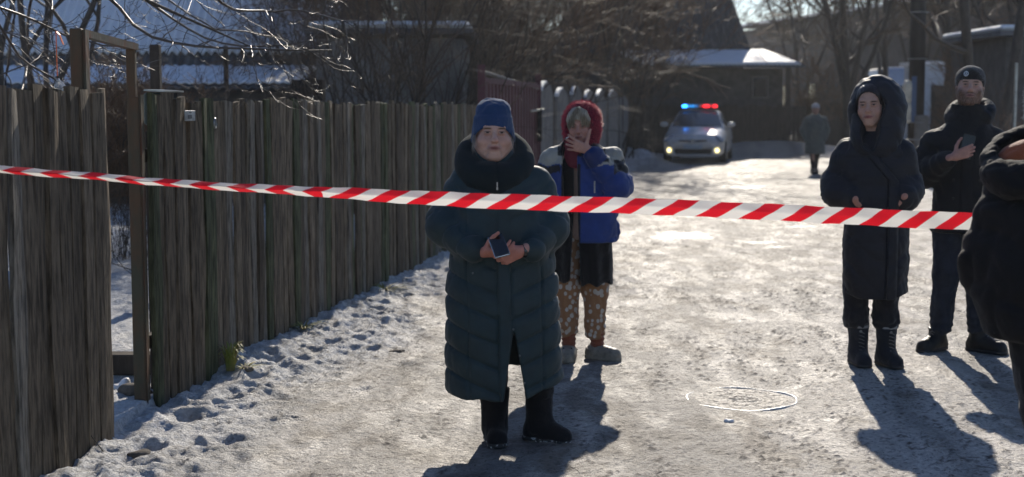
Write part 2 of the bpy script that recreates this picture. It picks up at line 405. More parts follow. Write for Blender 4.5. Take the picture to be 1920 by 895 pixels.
    n2_ = N('ShaderNodeTexNoise'); n2_.inputs['Scale'].default_value = 62; n2_.inputs['Detail'].default_value = 5; n2_.inputs['Roughness'].default_value = .6; m2_ = N('ShaderNodeMapping'); m2_.inputs['Scale'].default_value = (1, .75, 1); L(tc.outputs['Object'], m2_.inputs[0]); L(m2_.outputs[0], n2_.inputs[0])
    s2_ = N('ShaderNodeMapRange'); s2_.inputs[1].default_value = .565; s2_.inputs[2].default_value = .62; L(n2_.outputs[0], s2_.inputs[0])
    n3_ = N('ShaderNodeTexNoise'); n3_.inputs['Scale'].default_value = 3.5; n3_.inputs['Detail'].default_value = 5; L(tc.outputs['Object'], n3_.inputs[0]); s3_ = N('ShaderNodeMapRange'); s3_.inputs[1].default_value = .40; s3_.inputs[2].default_value = .62; s3_.inputs[3].default_value = .30; s3_.inputs[4].default_value = .95; L(n3_.outputs[0], s3_.inputs[0])
    mm_ = N('ShaderNodeMath'); mm_.operation = 'MULTIPLY'; L(s2_.outputs[0], mm_.inputs[0]); L(s3_.outputs[0], mm_.inputs[1])
    mk_ = N('ShaderNodeMath'); mk_.operation = 'MULTIPLY'; rd_ = N('ShaderNodeAttribute'); rd_.attribute_name = 'Road'; L(mm_.outputs[0], mk_.inputs[0]); L(rd_.outputs['Fac'], mk_.inputs[1])
    md_ = N('ShaderNodeMix'); md_.data_type = 'RGBA'; md_.inputs[7].default_value = (.085, .066, .05, 1); L(mk_.outputs[0], md_.inputs[0]); L(mx.outputs[2], md_.inputs[6]); L(md_.outputs[2], b.inputs['Base Color'])
    rr = N('ShaderNodeMapRange'); rr.inputs[3].default_value = .66; rr.inputs[4].default_value = .22; L(ic.outputs['Fac'], rr.inputs[0]); L(rr.outputs[0], b.inputs['Roughness'])
    nb = N('ShaderNodeTexNoise'); nb.inputs['Scale'].default_value = 60; nb.inputs['Detail'].default_value = 8; nb.inputs['Roughness'].default_value = .65; L(tc.outputs['Object'], nb.inputs[0])
    iv = N('ShaderNodeMapRange'); iv.inputs[3].default_value = 1.0; iv.inputs[4].default_value = .12; L(ic.outputs['Fac'], iv.inputs[0])
    bp = N('ShaderNodeBump'); bp.inputs['Distance'].default_value = .03; L(nb.outputs[0], bp.inputs['Height']); L(iv.outputs[0], bp.inputs['Strength'])
    nc = N('ShaderNodeTexNoise'); nc.inputs['Scale'].default_value = 24; nc.inputs['Detail'].default_value = 6; nc.inputs['Roughness'].default_value = .6; L(m2_.outputs[0], nc.inputs[0]); b3 = N('ShaderNodeBump'); b3.inputs['Distance'].default_value = .05; b3.inputs['Strength'].default_value = .8; L(nc.outputs[0], b3.inputs['Height']); L(b3.outputs[0], bp.inputs['Normal']); L(bp.outputs[0], b.inputs['Normal'])
    b.inputs['Specular IOR Level'].default_value = .5
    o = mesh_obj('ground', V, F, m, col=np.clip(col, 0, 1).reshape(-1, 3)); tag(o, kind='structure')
    wet = np.clip(.02 * road + .26 * road * np.clip((fbm(X * 7, Y * 2.5, 181, 5, .65) - .5) / .12, 0, 1) * (.4 + .6 * vnoise(X * 30, Y * 22, 182)) + .05 * np.clip(rut, 0, 1) * road, 0, .6)
    ice = np.maximum(wet, pud)
    a = o.data.attributes.new('Road', 'FLOAT', 'POINT'); a.data.foreach_set('value', np.clip(.18 + road, 0, 1).astype(np.float32).ravel())
    a = o.data.attributes.new('Ice', 'FLOAT', 'POINT'); a.data.foreach_set('value', ice.astype(np.float32).ravel())
    return o
def gz(x, y):
    return float(ground_fields(np.array([float(x)]), np.array([float(y)]))[4][0])
make_ground()

# ------------------------------------------------------------------ wooden board fences
M_board = mat('weathered_board', attr=True, rough=.85, spec=.25, var=.6, vscale=13, stretch=(3.2, 3.2, .42), bump=1, bscale=30, dist=.012, detail=8, ramp=(.38, .60))
M_post = mat('rusty_painted_metal', (.085, .072, .045), .7, col2=(.13, .05, .022), vscale=9, stretch=(1, 1, .35), ramp=(.45, .6), bump=.4, bscale=50)
M_green = mat('old_green_post', (.060, .055, .032), .75, col2=(.11, .055, .025), vscale=7, stretch=(1, 1, .3), ramp=(.42, .62), bump=.4, bscale=40)
M_darkwood = mat('dark_old_wood', (.07, .056, .045), .85, spec=.2, var=.4, vscale=12, stretch=(2, 2, .3), bump=.5, bscale=30)
def board_fence(name, Ys, top, seed, label, group=None, wmin=.085, wmax=.135, green=.25, rails=True):
    rnd = random.Random(seed); V = []; F = []; Cc = []
    root = empty(name, (float(fence_x(Ys[0])), Ys[0], 0), 0, label, 'fence', group); ox, oy = root.location.x, root.location.y
    y = Ys[0]; k = 0
    while y < Ys[1]:
        w = rnd.uniform(wmin, wmax); th = rnd.uniform(.018, .03); y2 = min(y + w, Ys[1])
        a = Vector((float(fence_x(y)), y, 0)); b = Vector((float(fence_x(y2)), y2, 0)); d = (b - a).normalized(); n = Vector((d.y, -d.x, 0))
        off = rnd.uniform(-.012, .012); zt = top(y) + rnd.uniform(-.02, .022); z0 = -.03
        c1 = rnd.random(); tone = rnd.uniform(.6, 1.35)
        base = Vector((.155, .120, .082)) * tone if c1 > green else Vector((.098, .104, .055)) * tone
        if rnd.random() < .16: base = Vector((.20, .175, .14))
        nseg = 16; ph = rnd.random() * 9; amp = rnd.uniform(.004, .015); tw = rnd.uniform(-.03, .03); lean = rnd.uniform(-.012, .012); bow = rnd.uniform(-.01, .01)
        i0 = len(V); rows = []
        for s in range(nseg + 1):
            t = s / nseg; z = z0 + (zt - z0) * t
            e1 = amp * (math.sin(t * 7 + ph) + .6 * math.sin(t * 17 + ph * 2)); e2 = amp * (math.sin(t * 6 + ph * 3) + .6 * math.sin(t * 15 + ph))
            A_ = a + d * (e1 + lean * t) + n * (off + tw * t * .2 + bow * math.sin(t * 3.1)); B_ = b + d * (e2 - .003 + lean * t) + n * (off - tw * t * .2 + bow * math.sin(t * 3.1))
            chip = rnd.uniform(-.02, .012) if s == nseg else 0; bulge = n * th * .12
            Mid = (A_ + B_) / 2
            for p, dz, q in ((A_, 0, 0), (A_ + n * th, 0, 0), (Mid + n * th + bulge, chip * .5, 0), (B_ + n * th, chip, 0), (B_, chip, 0)):
                V.append((p.x - ox, p.y - oy, z + dz)); 
                g = 1 + rnd.uniform(-.1, .1); dk = 1; tp = 1
                Cc.append((base.x * g * dk * tp, base.y * g * dk * tp, base.z * g * dk * tp))
        for s in range(nseg):
            for q in range(5):
                r0 = i0 + s * 5; F.append((r0 + q, r0 + (q + 1) % 5, r0 + 5 + (q + 1) % 5, r0 + 5 + q))
        F.append(tuple(i0 + q for q in range(5))[::-1]); F.append(tuple(i0 + nseg * 5 + q for q in range(5)))
        y = y2 + (rnd.uniform(.002, .006) if rnd.random() > .1 else rnd.uniform(.008, .016)); k += 1
    mesh_obj('board_panel', V, F, M_board, root, smooth=False, col=np.array(Cc))
    if rails:
        mb = MB()
        for z in (.35, 1.35):
            for q in np.arange(Ys[0], Ys[1] - .01, 2.0):
                q2 = min(q + 2.0, Ys[1]); mb.bar((float(fence_x(q)) - .05 - ox, q - oy, z), (float(fence_x(q2)) - .05 - ox, q2 - oy, z), .05, .07)
        mb.build('rail', M_darkwood, root)
        q = Ys[0] + .4
        while q < Ys[1]:
            MB().box((float(fence_x(q)) - .13 - ox, q - oy, .72), (.09, .09, 1.5), bev=.006).build('post', M_darkwood, root); q += 2.3
    return root
fA = board_fence('board_fence', (4.6, 6.74), lambda y: 1.688, 3, 'near stretch of grey wooden board fence left of the open gate', wmin=.09, wmax=.14, green=.15)
fB = board_fence('board_fence', (7.53, 17.3), lambda y: 1.652 - .0045 * (y - 7.5) + .022 * (y < 7.8) + .007 * math.sin(y * 2.1), 8, 'long weathered board fence running beside the snowy road beyond the gate', wmin=.075, wmax=.125, green=.3)

# gate frame of rusty angle bars, with its own nameless posts
gate = empty('gate_frame', (-1.97, 7.47, 0), 0, 'rusty metal gate frame with slanting top bar over the open gateway', 'gate frame')
def rel(p, o): return Vector(p) - Vector(o.location)
mb = MB(); mb.box(rel((-1.978, 7.47, .82), gate), (.060, .05, 1.68), bev=.004); mb.build('post', M_green, gate)
MB().box(rel((-1.945, 7.49, .84), gate), (.012, .055, 1.66)).build('angle_bar', M_post, gate)
MB().box(rel((-1.985, 7.47, 1.79), gate), (.046, .045, .30), bev=.004).build('post', M_green, gate)
MB().box(rel((-2.02, 6.66, 1.37), gate), (.054, .05, 1.20), bev=.004).build('post', M_green, gate)
MB().box(rel((-1.985, 6.68, 1.37), gate), (.014, .06, 1.19)).build('angle_bar', M_post, gate)
MB().bar(rel((-2.015, 6.70, 1.953), gate), rel((-1.975, 7.5, 1.918), gate), .045, .035).build('top_bar', M_post, gate)
sl = MB(); sl.box((0, 0, .07), (.6, .14, .12), bev=.01); o = sl.build('threshold_beam', M_darkwood); o.location = (-2.35, 8.25, gz(-2.35, 8.25) - .01); tag(o, 'dark wooden beam lying across the snowy path inside the gate', 'beam')

# mailbox, house number plate, ring
M_galv = mat('galvanised_sheet', (.30, .31, .31), .35, metal=.9, var=.3, bump=.1); M_white = mat('chipped_white_enamel', (.42, .42, .40), .5, var=.35, vscale=30); M_black = mat('black_void', (.008, .008, .009), .8)
p = W(338, 178, 7.95); xF = float(fence_x(7.95)); mbx = empty('mailbox', (xF - .10, 7.95, 1.645), 0, 'small green metal mailbox with a snowy lid behind the board tops', 'mailbox')
M_mail = mat('dark_green_tin', (.03, .045, .035), .5, var=.4)
MB().box((0, 0, -.05), (.10, .25, .18), rz=-.157, bev=.01).build('box', M_mail, mbx)
MB().box((0.02, 0, .050), (.12, .27, .010), mat=Matrix.Rotation(-.157, 4, 'Z') @ Matrix.Rotation(R(3), 4, 'Y')).build('lid', M_galv, mbx)
MB().box((.053, -.005, .025), (.006, .20, .026), rz=-.157).build('slot', M_black, mbx)
sg = empty('number_plate', (float(fence_x(7.99)) + .045, 7.99, 1.557), 0, 'small worn white plate nailed to the fence below the mailbox', 'plate')
pl = MB(); pl.box((0, 0, 0), (.006, .15, .058), rz=-.157, bev=.002); pl.build('plate', M_white, sg)
gl = MB()
for i, w in enumerate((.016, .010, .017, .013)): gl.box((.0048, -.05 + i * .022, -.006), (.002, w, .022), rz=-.157)
for i, w in enumerate((.008, .006, .012)): gl.box((.0048, .045 + i * .013, -.006), (.002, w * .6, .018), rz=-.157)
for i, w in enumerate((.012, .01, .014, .009)): gl.box((.0048, -.02 + i * .018, .018), (.002, w * .7, .006), rz=-.157)
gl.build('lettering', mat('worn_lettering', (.10, .10, .10), .6), sg)
rg = MB(); rg.tube([(0, .028 * math.cos(t), .028 * math.sin(t)) for t in np.linspace(0, 6.283, 17)], .006, 6); o = rg.build('iron_ring', M_galv); o.location = (float(fence_x(8.35)) + .055, 8.35, 1.51); tag(o, 'small pale iron ring on the fence right of the white plate', 'ring')

# ------------------------------------------------------------------ barrier tape
def make_tape():
    path = [(-260, 302, 5.0), (-60, 313, 5.15), (0, 318, 5.2), (60, 323, 5.25), (150, 329, 5.3), (210, 334, 5.35), (300, 342, 5.4), (400, 349, 5.42), (480, 354, 5.44), (560, 358, 5.45), (620, 361, 5.45), (700, 366, 5.45), (760, 370, 5.45), (820, 373, 5.45), (900, 377, 5.45), (1000, 380, 5.43), (1100, 384, 5.4), (1200, 387, 5.38), (1300, 391, 5.35), (1400, 396, 5.32), (1500, 401, 5.36), (1600, 406, 5.43), (1700, 411, 5.5), (1815, 416, 5.58), (1960, 421, 5.66), (2200, 428, 5.8)]
    wid = [(-300, 13), (0, 14), (150, 13), (400, 14), (560, 17), (700, 23), (900, 28), (1100, 29), (1400, 30), (1700, 32), (2200, 33)]
    P = [W(a, b, d) for a, b, d in path]; pxs = [a[0] for a in path]
    n = 420; t = np.linspace(0, 1, n); tt = np.linspace(pxs[0], pxs[-1], n)
    cx_ = np.interp(tt, pxs, [p.x for p in P]); cyy = np.interp(tt, pxs, [p.y for p in P]); cz = np.interp(tt, pxs, [p.z for p in P])
    ker = np.hanning(31); ker /= ker.sum(); sm = lambda a: np.convolve(np.pad(a, 15, mode='reflect', reflect_type='odd'), ker, 'valid')
    cx_, cyy, cz = sm(cx_), sm(cyy), sm(cz)
    px_m = FPX / (cyy + .1)
    vis = np.interp(tt, [w[0] for w in wid], [w[1] for w in wid]) / px_m; full = .068
    L_ = np.concatenate([[0], np.cumsum(np.sqrt(np.diff(cx_) ** 2 + np.diff(cz) ** 2 + np.diff(cyy) ** 2))])
    PH_ = np.concatenate([[0], np.cumsum(np.diff(L_) / np.interp(tt[1:], [0, 600, 900, 1800], [.130, .145, .156, .170]))]) + 3.35
    V = []; Cc = []; F = []; m = 13
    for i in range(n):
        fold = max(0, 1 - vis[i] / full)
        half = full / 2
        for j in range(m):
            v = j / (m - 1) * 2 - 1               # -1 bottom .. 1 top
            dz = v * vis[i] / 2; room = math.sqrt(max(full ** 2 - vis[i] ** 2, 0)) / 2
            dy = -(1 - abs(v)) * room * .9 + .0025 * math.sin(i * .35 + v * 2) + .004 * math.sin(i * .11)
            wob = .0012 * math.sin(i * .23 + v * 3) + .0008 * math.sin(i * .61)
            V.append((cx_[i], cyy[i] + dy + .004, cz[i] + dz + wob))
            ph = (L_[i] * 0 + PH_[i] - (v * half * 1.4 if fold < .42 else abs(v) * half * 1.4) / .155)
            Cc.append((ph, 0, 0))
    for i in range(n - 1):
        for j in range(m - 1): a = i * m + j; F.append((a, a + m, a + m + 1, a + 1))
    M = bpy.data.materials.new('plastic_barrier_tape'); M.use_nodes = True; tr = M.node_tree; b = tr.nodes['Principled BSDF']; N = tr.nodes.new; K = tr.links.new
    at = N('ShaderNodeAttribute'); at.attribute_name = 'Col'; sp = N('ShaderNodeSeparateColor'); K(at.outputs['Color'], sp.inputs[0])
    fr = N('ShaderNodeMath'); fr.operation = 'FRACT'; K(sp.outputs[0], fr.inputs[0])
    pp = N('ShaderNodeMapRange'); pp.inputs[1].default_value = .49; pp.inputs[2].default_value = .51; K(fr.outputs[0], pp.inputs[0])
    mx = N('ShaderNodeMix'); mx.data_type = 'RGBA'; mx.inputs[6].default_value = (.70, .012, .025, 1); mx.inputs[7].default_value = (.80, .78, .74, 1); K(pp.outputs[0], mx.inputs[0]); K(mx.outputs[2], b.inputs['Base Color'])
    b.inputs['Roughness'].default_value = .38
    tcx = N('ShaderNodeTexCoord'); nb = N('ShaderNodeTexNoise'); nb.inputs['Scale'].default_value = 14; K(tcx.outputs['Object'], nb.inputs[0]); bp = N('ShaderNodeBump'); bp.inputs['Strength'].default_value = .35; bp.inputs['Distance'].default_value = .01; K(nb.outputs[0], bp.inputs['Height']); K(bp.outputs[0], b.inputs['Normal'])
    tl = N('ShaderNodeBsdfTranslucent'); K(mx.outputs[2], tl.inputs[0]); ms = N('ShaderNodeMixShader'); ms.inputs[0].default_value = .45; K(b.outputs[0], ms.inputs[1]); K(tl.outputs[0], ms.inputs[2]); K(ms.outputs[0], tr.nodes['Material Output'].inputs[0])
    o = mesh_obj('barrier_tape', V, F, M, col=np.array(Cc)); tag(o, 'red and white striped barrier tape strung across the whole lane', 'tape')
make_tape()

# ------------------------------------------------------------------ manhole cover sunk in the ice
p = G(1390, 742); mh = empty('manhole_cover', (p.x, p.y, gz(p.x, p.y) - .002), 0, 'round iron manhole cover with a glinting wet rim set in the icy road', 'manhole cover')
M_iron = mat('wet_iron_and_ice', (.30, .265, .225), .6, spec=.5, col2=(.12, .10, .08), vscale=22, ramp=(.46, .54), bump=1, bscale=40, dist=.02)
M_rim = mat('wet_ice_rim', (.60, .58, .54), .3, spec=1.0, bump=.3, bscale=60, var=.3)
ring = MB(); nseg = 72; v = []; f = []
for r_, z_ in ((.316, -.012), (.311, .006), (.300, .007), (.292, -.006)):
    v += [(r_ * (1 + .012 * math.sin(3 * t + 1) + .006 * math.sin(11 * t)) * math.cos(t), r_ * math.sin(t), z_ + .003 * math.sin(5 * t)) for t in [2 * math.pi * k / nseg for k in range(nseg)]]
for q in range(3): f += [(q * nseg + k, q * nseg + (k + 1) % nseg, (q + 1) * nseg + (k + 1) % nseg, (q + 1) * nseg + k) for k in range(nseg)]
ring.add(v, f).build('rim', M_rim, mh, smooth=True)
v = [(0, 0, .006)]; f = []; rs = np.random.RandomState(2); rr_ = np.linspace(.02, .285, 14)
for q, r_ in enumerate(rr_):
    v += [(r_ * math.cos(t), r_ * math.sin(t), -.001 + (.005 * rs.rand() if q < 13 else -.006) + .004 * ((q // 2) % 2)) for t in [2 * math.pi * k / nseg for k in range(nseg)]]
f += [(0, 1 + k, 1 + (k + 1) % nseg) for k in range(nseg)]
for q in range(13): f += [(1 + q * nseg + k, 1 + (q + 1) * nseg + k, 1 + (q + 1) * nseg + (k + 1) % nseg, 1 + q * nseg + (k + 1) % nseg) for k in range(nseg)]
mesh_obj('lid', v, f, M_iron, mh, smooth=False)

# ------------------------------------------------------------------ loose things on the ground by the fence
M_ice = mat('snow_clod', (.78, .78, .78), .5, bump=.6, bscale=30); M_rock = mat('dirty_clod', (.12, .10, .08), .9, var=.4, bump=.6)
def clod(px, py, r, m, name, label, cat, grp=None, sq=.5, seed=0):
    p = G(px, py); F_ = Field(lin(-r * 1.5, r * 1.5, r / 7), lin(-r * 1.5, r * 1.5, r / 7), lin(-r * .5, r * 1.3, r / 7))
    F_.add(ell((0, 0, 0), (r, r * .8, r * sq)), 0); F_.disp(lambda x, y, z: n3(x, y, z, .55 / r, seed) * r * .22)
    V_, Q = F_.mesh(); o = mesh_obj(name, V_, Q, m); o.location = (p.x, p.y, gz(p.x, p.y) + r * .08); tag(o, label, cat, grp); return o
clod(1368, 788, .026, M_ice, 'ice_chunk', 'bright chunk of ice lying just in front of the manhole cover', 'ice chunk', seed=1)
clod(250, 748, .10, M_rock, 'dirt_clod', 'dark frozen clod of earth beside the rusty gate post', 'clod', seed=2)
clod(232, 735, .07, M_ice, 'snow_clod', 'pale snow clod in the gateway left of the dark earth clod', 'clod', seed=3)
clod(745, 662, .05, M_rock, 'bark_piece', 'flat dark piece of bark on the road edge left of the woman', 'bark piece', sq=.25, seed=4)
clod(265, 858, .06, M_rock, 'dirt_clod', 'small dark clod against the foot of the near fence', 'clod', sq=.5, seed=5)
clod(460, 708, .045, M_rock, 'dirt_clod', 'low dark clod in the snow right of the grass tuft', 'clod', sq=.4, seed=7)
# grass tuft, weeds
M_grass = mat('half_dry_grass', (.24, .28, .05), .6, col2=(.34, .28, .10), vscale=12, ramp=(.4, .6))
def tuft(px, py, h, n, label, seed, spread=.09, hang=1.0):
    p = G(px, py); p.x = max(p.x, float(fence_x(p.y)) + .10); rnd = random.Random(seed); v = []; f = []
    for i in range(n):
        a = rnd.random() * 6.28; L_ = h * rnd.uniform(.5, 1.1); w = rnd.uniform(.005, .010); r0 = rnd.random() * spread * .4; dx, dy = math.cos(a), math.sin(a); k0 = len(v)
        for s in range(6):
            t = s / 5; rr2 = r0 + spread * hang * t ** 1.5 * rnd.uniform(.9, 1.1); z = L_ * (t - .55 * hang * t * t * t); ww = w * (1 - t * .85)
            v += [(dx * rr2 - dy * ww, dy * rr2 + dx * ww, z), (dx * rr2 + dy * ww, dy * rr2 - dx * ww, z)]
        f += [(k0 + 2 * s, k0 + 2 * s + 1, k0 + 2 * s + 3, k0 + 2 * s + 2) for s in range(5)]
    o = mesh_obj('grass_tuft', v, f, M_grass); o.location = (p.x, p.y, gz(p.x, p.y)); return tag(o, label, 'grass tuft')
tuft(394, 706, .31, 80, 'tall green grass tuft growing at the foot of the board fence', 1, .07)
tuft(556, 632, .09, 40, 'low green weeds at the fence foot farther along the fence', 2, .16)
tuft(722, 556, .10, 40, 'low dark weeds under the far end of the board fence', 4, .2)
tuft(460, 706, .05, 24, 'flattened grass wisp in the snow right of the tall tuft', 5, .1)
st = MB(); a = G(150, 770); pts = [W(100, 610, 6.55), W(118, 700, 6.5), W(150, 790, 6.45), W(205, 862, 6.42), W(250, 898, 6.40)]
st.tube(pts, [.0018, .002, .0025, .0025, .003], 5); o = st.build('dry_stem', M_darkwood); tag(o, 'thin dry stem arching down in front of the near fence', 'stem')
# ------------------------------------------------------------------ bare trees and shrubs
M_bark = mat('bare_bark', (.060, .048, .038), .6, spec=.4, var=.4, vscale=20, stretch=(1, 1, .4), bump=.5, bscale=60)
M_twig = mat('bare_twigs', (.095, .065, .043), .6, spec=.35)
M_twigr = mat('reddish_bare_twigs', (.14, .082, .048), .6, spec=.3)
M_twigg = mat('grey_bare_twigs', (.13, .098, .066), .55, spec=.4)
def tubes_np(P, Rr, k):
    """P (n, m, 3) polylines, Rr (n, m) radii -> k-sided tubes, one mesh"""
    n, m, _ = P.shape; D = np.gradient(P, axis=1); D /= np.maximum(np.linalg.norm(D, axis=2, keepdims=True), 1e-9)
    ref = np.where(np.abs(D[:, :1, 2:3]) > .9, np.array([1., 0, 0]), np.array([0, 0, 1.])) * np.ones((n, m, 1))
    A = np.cross(D, ref); A /= np.maximum(np.linalg.norm(A, axis=2, keepdims=True), 1e-9); B = np.cross(D, A)
    t = np.arange(k) * 2 * math.pi / k
    V = P[:, :, None] + (A[:, :, None] * np.cos(t)[None, None, :, None] + B[:, :, None] * np.sin(t)[None, None, :, None]) * Rr[:, :, None, None]
    I = np.arange(n * m * k).reshape(n, m, k); J = np.roll(I, -1, axis=2)
    F = np.stack([I[:, :-1], J[:, :-1], J[:, 1:], I[:, 1:]], -1).reshape(-1, 4)
    return V.reshape(-1, 3), F
def grow_tree(seed, starts, levels, wander=.18, up=.25, droop=0.0):
    """starts: (pos, dir, length, radius); levels: (count, length ratio, angle) -> list per level of (points, radii)"""
    rs = np.random.RandomState(seed); out = []
    cur = [(np.array(p, float), np.array(d, float) / np.linalg.norm(d), L, r) for p, d, L, r in starts]
    for lv in range(len(levels) + 1):
        n = len(cur)
        if n == 0: break
        m = 8 if lv == 0 else 7 if lv == 1 else 6 if lv == 2 else 5
        P = np.zeros((n, m, 3)); RR = np.zeros((n, m)); D = np.zeros((n, m, 3))
        pos = np.array([c_[0] for c_ in cur]); dr = np.array([c_[1] for c_ in cur]); L = np.array([c_[2] for c_ in cur]); r = np.array([c_[3] for c_ in cur])
        for j in range(m):
            P[:, j] = pos; D[:, j] = dr; RR[:, j] = r * (1 - .78 * j / (m - 1))
            dr = dr + rs.normal(size=(n, 3)) * wander * (1 if lv else .5) + np.array([0, 0, (up if lv < 2 else up * .4) * .3 - droop * .25 * (lv > 0)])
            dr /= np.linalg.norm(dr, axis=1, keepdims=True)
            pos = pos + dr * (L / (m - 1))[:, None]
        out.append((P, RR))
        if lv == len(levels): break
        cnt, ratio, ang = levels[lv]; nxt = []
        for i in range(n):
            for c_ in range(rs.poisson(cnt) if cnt < 3 else max(1, int(rs.normal(cnt, cnt * .2)))):
                t = .25 + .75 * rs.rand() if lv else .3 + .7 * rs.rand(); f = t * (m - 1); j = min(int(f), m - 2); q = f - j
                p = P[i, j] * (1 - q) + P[i, j + 1] * q; d0 = D[i, j]; rv = rs.normal(size=3); rv -= rv.dot(d0) * d0; rv /= np.linalg.norm(rv) + 1e-9
                a = ang * (.6 + .8 * rs.rand()); d = d0 * math.cos(a) + rv * math.sin(a)
                nxt.append((p, d, L[i] * ratio * (.6 + .7 * rs.rand()) * (1.15 - .5 * t), max(RR[i, j] * (.45 + .25 * rs.rand()), .0016)))
        cur = nxt
    return out
def tree(name, loc, starts, levels, seed, label, cat='tree', group=None, mtw=None, mb=None, wander=.18, up=.25, droop=0.0, tmin=0):
    root = empty(name, loc, 0, label, cat, group); lv = grow_tree(seed, starts, levels, wander, up, droop)
    def comb(ls, ks):
        V = []; F = []; o = 0
        for (P, RR), k in zip(ls, ks):
            v, f = tubes_np(P, np.maximum(RR, tmin), k); V.append(v); F.append(f + o); o += len(v)
        return np.concatenate(V), np.concatenate(F)
    nt_ = 2 if len(lv) > 3 else 1
    v, f = comb(lv[:nt_], (8, 6)); mesh_obj('trunk', v, f, mb or M_bark, root)
    if len(lv) > nt_: v, f = comb(lv[nt_:], (5, 3, 3, 3)); mesh_obj('crown', v, f, mtw or M_twig, root)
    return root
def ground_at(p): return (p.x, p.y, gz(p.x, p.y) - .03)
def shrub(px, Y, h, nst, seed, label, group, r=.03, mtw=None, levels=((9, .55, .55), (8, .5, .6), (6, .5, .6)), tilt=.35, cat='shrub', up=.25, droop=0, tmin=0, dx=0):
    p = W(px, 200, Y); p.z = 0; rs = np.random.RandomState(seed)
    st = [((rs.normal() * .15, rs.normal() * .15, 0), (rs.normal() * tilt + dx, rs.normal() * tilt, 1), h * (.6 + .45 * rs.rand()), r * .62 * (.5 + .7 * rs.rand())) for _ in range(nst)]
    return tree('bare_shrub', ground_at(p), st, levels, seed, label, cat, group, mtw, None, .16, up, droop, tmin)
gs = 'bare shrubs behind the board fence'
shrub(655, 16.5, 3.6, 6, 11, 'bare shrub behind the fence right in front of the grey shed wall', gs, .035)
shrub(728, 17.5, 4.4, 5, 12, 'dark bare shrub rising beside the shed right of the black box', gs, .05)
shrub(800, 19, 4.4, 7, 13, 'dense tangled shrub behind the middle of the board fence', gs, .04, mtw=M_twigg)
shrub(862, 20.5, 4.2, 7, 14, 'dense brown shrub behind the far end of the board fence', gs, .035)
shrub(930, 23, 6.0, 3, 15, 'tall shrub with a thick dark stem beside the maroon gate', gs, .10, mtw=M_twigg, levels=((10, .45, .7), (7, .5, .6), (5, .5, .6)), tilt=.12)
shrub(990, 25, 5.2, 6, 16, 'wide glinting shrub arching over the maroon gate', gs, .045, mtw=M_twigg, levels=((10, .6, .7), (8, .5, .5), (6, .5, .5)), dx=.25, droop=.12)
shrub(1045, 28, 5.4, 6, 17, 'long twigged shrub hanging over the concrete fence', gs, .045, levels=((10, .6, .8), (8, .5, .5), (6, .5, .5)), dx=.25, droop=.2)
shrub(600, 20, 3.0, 6, 18, 'low bare shrub behind the fence near the black box', gs, .025)
shrub(770, 24, 5.5, 5, 19, 'pale twigged shrub farther back behind the fence middle', gs, .04, mtw=M_twigg)
shrub(885, 27, 6.5, 6, 20, 'highest bare shrub in the thicket left of the maroon gate', gs, .05, mtw=M_twigg)
shrub(1100, 34, 6.6, 6, 21, 'brown shrub rising behind the concrete fence', gs, .05, mtw=M_twigr, levels=((8, .55, .6), (6, .5, .5), (5, .5, .5)), tmin=.004)
shrub(1160, 39, 7.5, 8, 22, 'brown drooping bush overhanging the end of the concrete fence', 'brown bushes at the end of the concrete fence', .06, mtw=M_twigr, levels=((9, .55, .6), (7, .5, .5), (6, .5, .5)), droop=.15, tmin=.0055)
shrub(1218, 43.5, 5.2, 9, 23, 'low rusty brown bush left of the patrol car', 'brown bushes at the end of the concrete fence', .05, mtw=M_twigr, levels=((8, .5, .6), (7, .5, .5), (6, .5, .5)), droop=.12, tmin=.006)
shrub(700, 22, 4.6, 9, 101, 'brown twiggy shrub between the grey shed and the thicket', gs, .04, mtw=M_twigr, tmin=.0035)
shrub(835, 23, 5.0, 9, 102, 'close set brown shrub in the heart of the thicket', gs, .04, mtw=M_twigr, tmin=.0035)
shrub(905, 30, 6.5, 9, 103, 'brown shrub filling the gap left of the maroon gate', gs, .04, mtw=M_twigr, tmin=.0035)
shrub(965, 33, 6.8, 9, 104, 'brown shrub rising behind the maroon gate', gs, .04, mtw=M_twigr, tmin=.0035)
shrub(1020, 38, 7.2, 9, 105, 'tall brown shrub behind the gate end of the concrete fence', gs, .04, mtw=M_twigr, tmin=.0035)
shrub(1065, 44, 7.5, 9, 106, 'tall brown shrub far behind the concrete fence', gs, .04, mtw=M_twigr, tmin=.0035)
shrub(640, 24, 4.6, 7, 107, 'reddish shrub before the snowy house end', gs, .04, mtw=M_twigr, tmin=.0035)
# trees down the road
def bigtree(px, Y, h, r, seed, label, group='bare trees down the lane', levels=((10, .55, .75), (7, .5, .65), (6, .5, .6), (5, .5, .6)), lean=(0, 0), mtw=None, tmin=.006, forks=1, up=.2):
    p = W(px, 200, Y); p.z = 0; rs = np.random.RandomState(seed); r = r * (.62 if Y > 30 else 1); st = [((0, 0, 0), (lean[0], lean[1], 1), h, r)]
    for k in range(forks - 1):
        a = rs.rand() * 6.28; st.append(((0, 0, h * .16), (math.cos(a) * .55, math.sin(a) * .3, 1), h * .8, r * .65))
    return tree('bare_tree', ground_at(p), st, levels, seed, label, 'tree', group, mtw, None, .16, up, 0, tmin)
bigtree(1592, 47, 8.5, .30, 31, 'forked bare tree standing directly behind the hooded woman', forks=4, mtw=M_twig)
bigtree(1500, 66, 10, .22, 32, 'far bare tree whose twigs cross the patch of sky', tmin=.009, forks=3)
bigtree(1655, 58, 10, .26, 33, 'bare tree whose crown reaches the utility pole from the left', tmin=.008, forks=3)
bigtree(1770, 44, 9, .24, 34, 'bare tree behind the bearded man', tmin=.006, forks=3, mtw=M_twigr)
bigtree(1856, 22, 7.5, .11, 35, 'slim grey trunk right of the bearded man, left one of two', 'pair of slim trees right of the bearded man', levels=((8, .4, .8), (6, .5, .6), (5, .5, .6)), tmin=.003, lean=(-.01, 0))
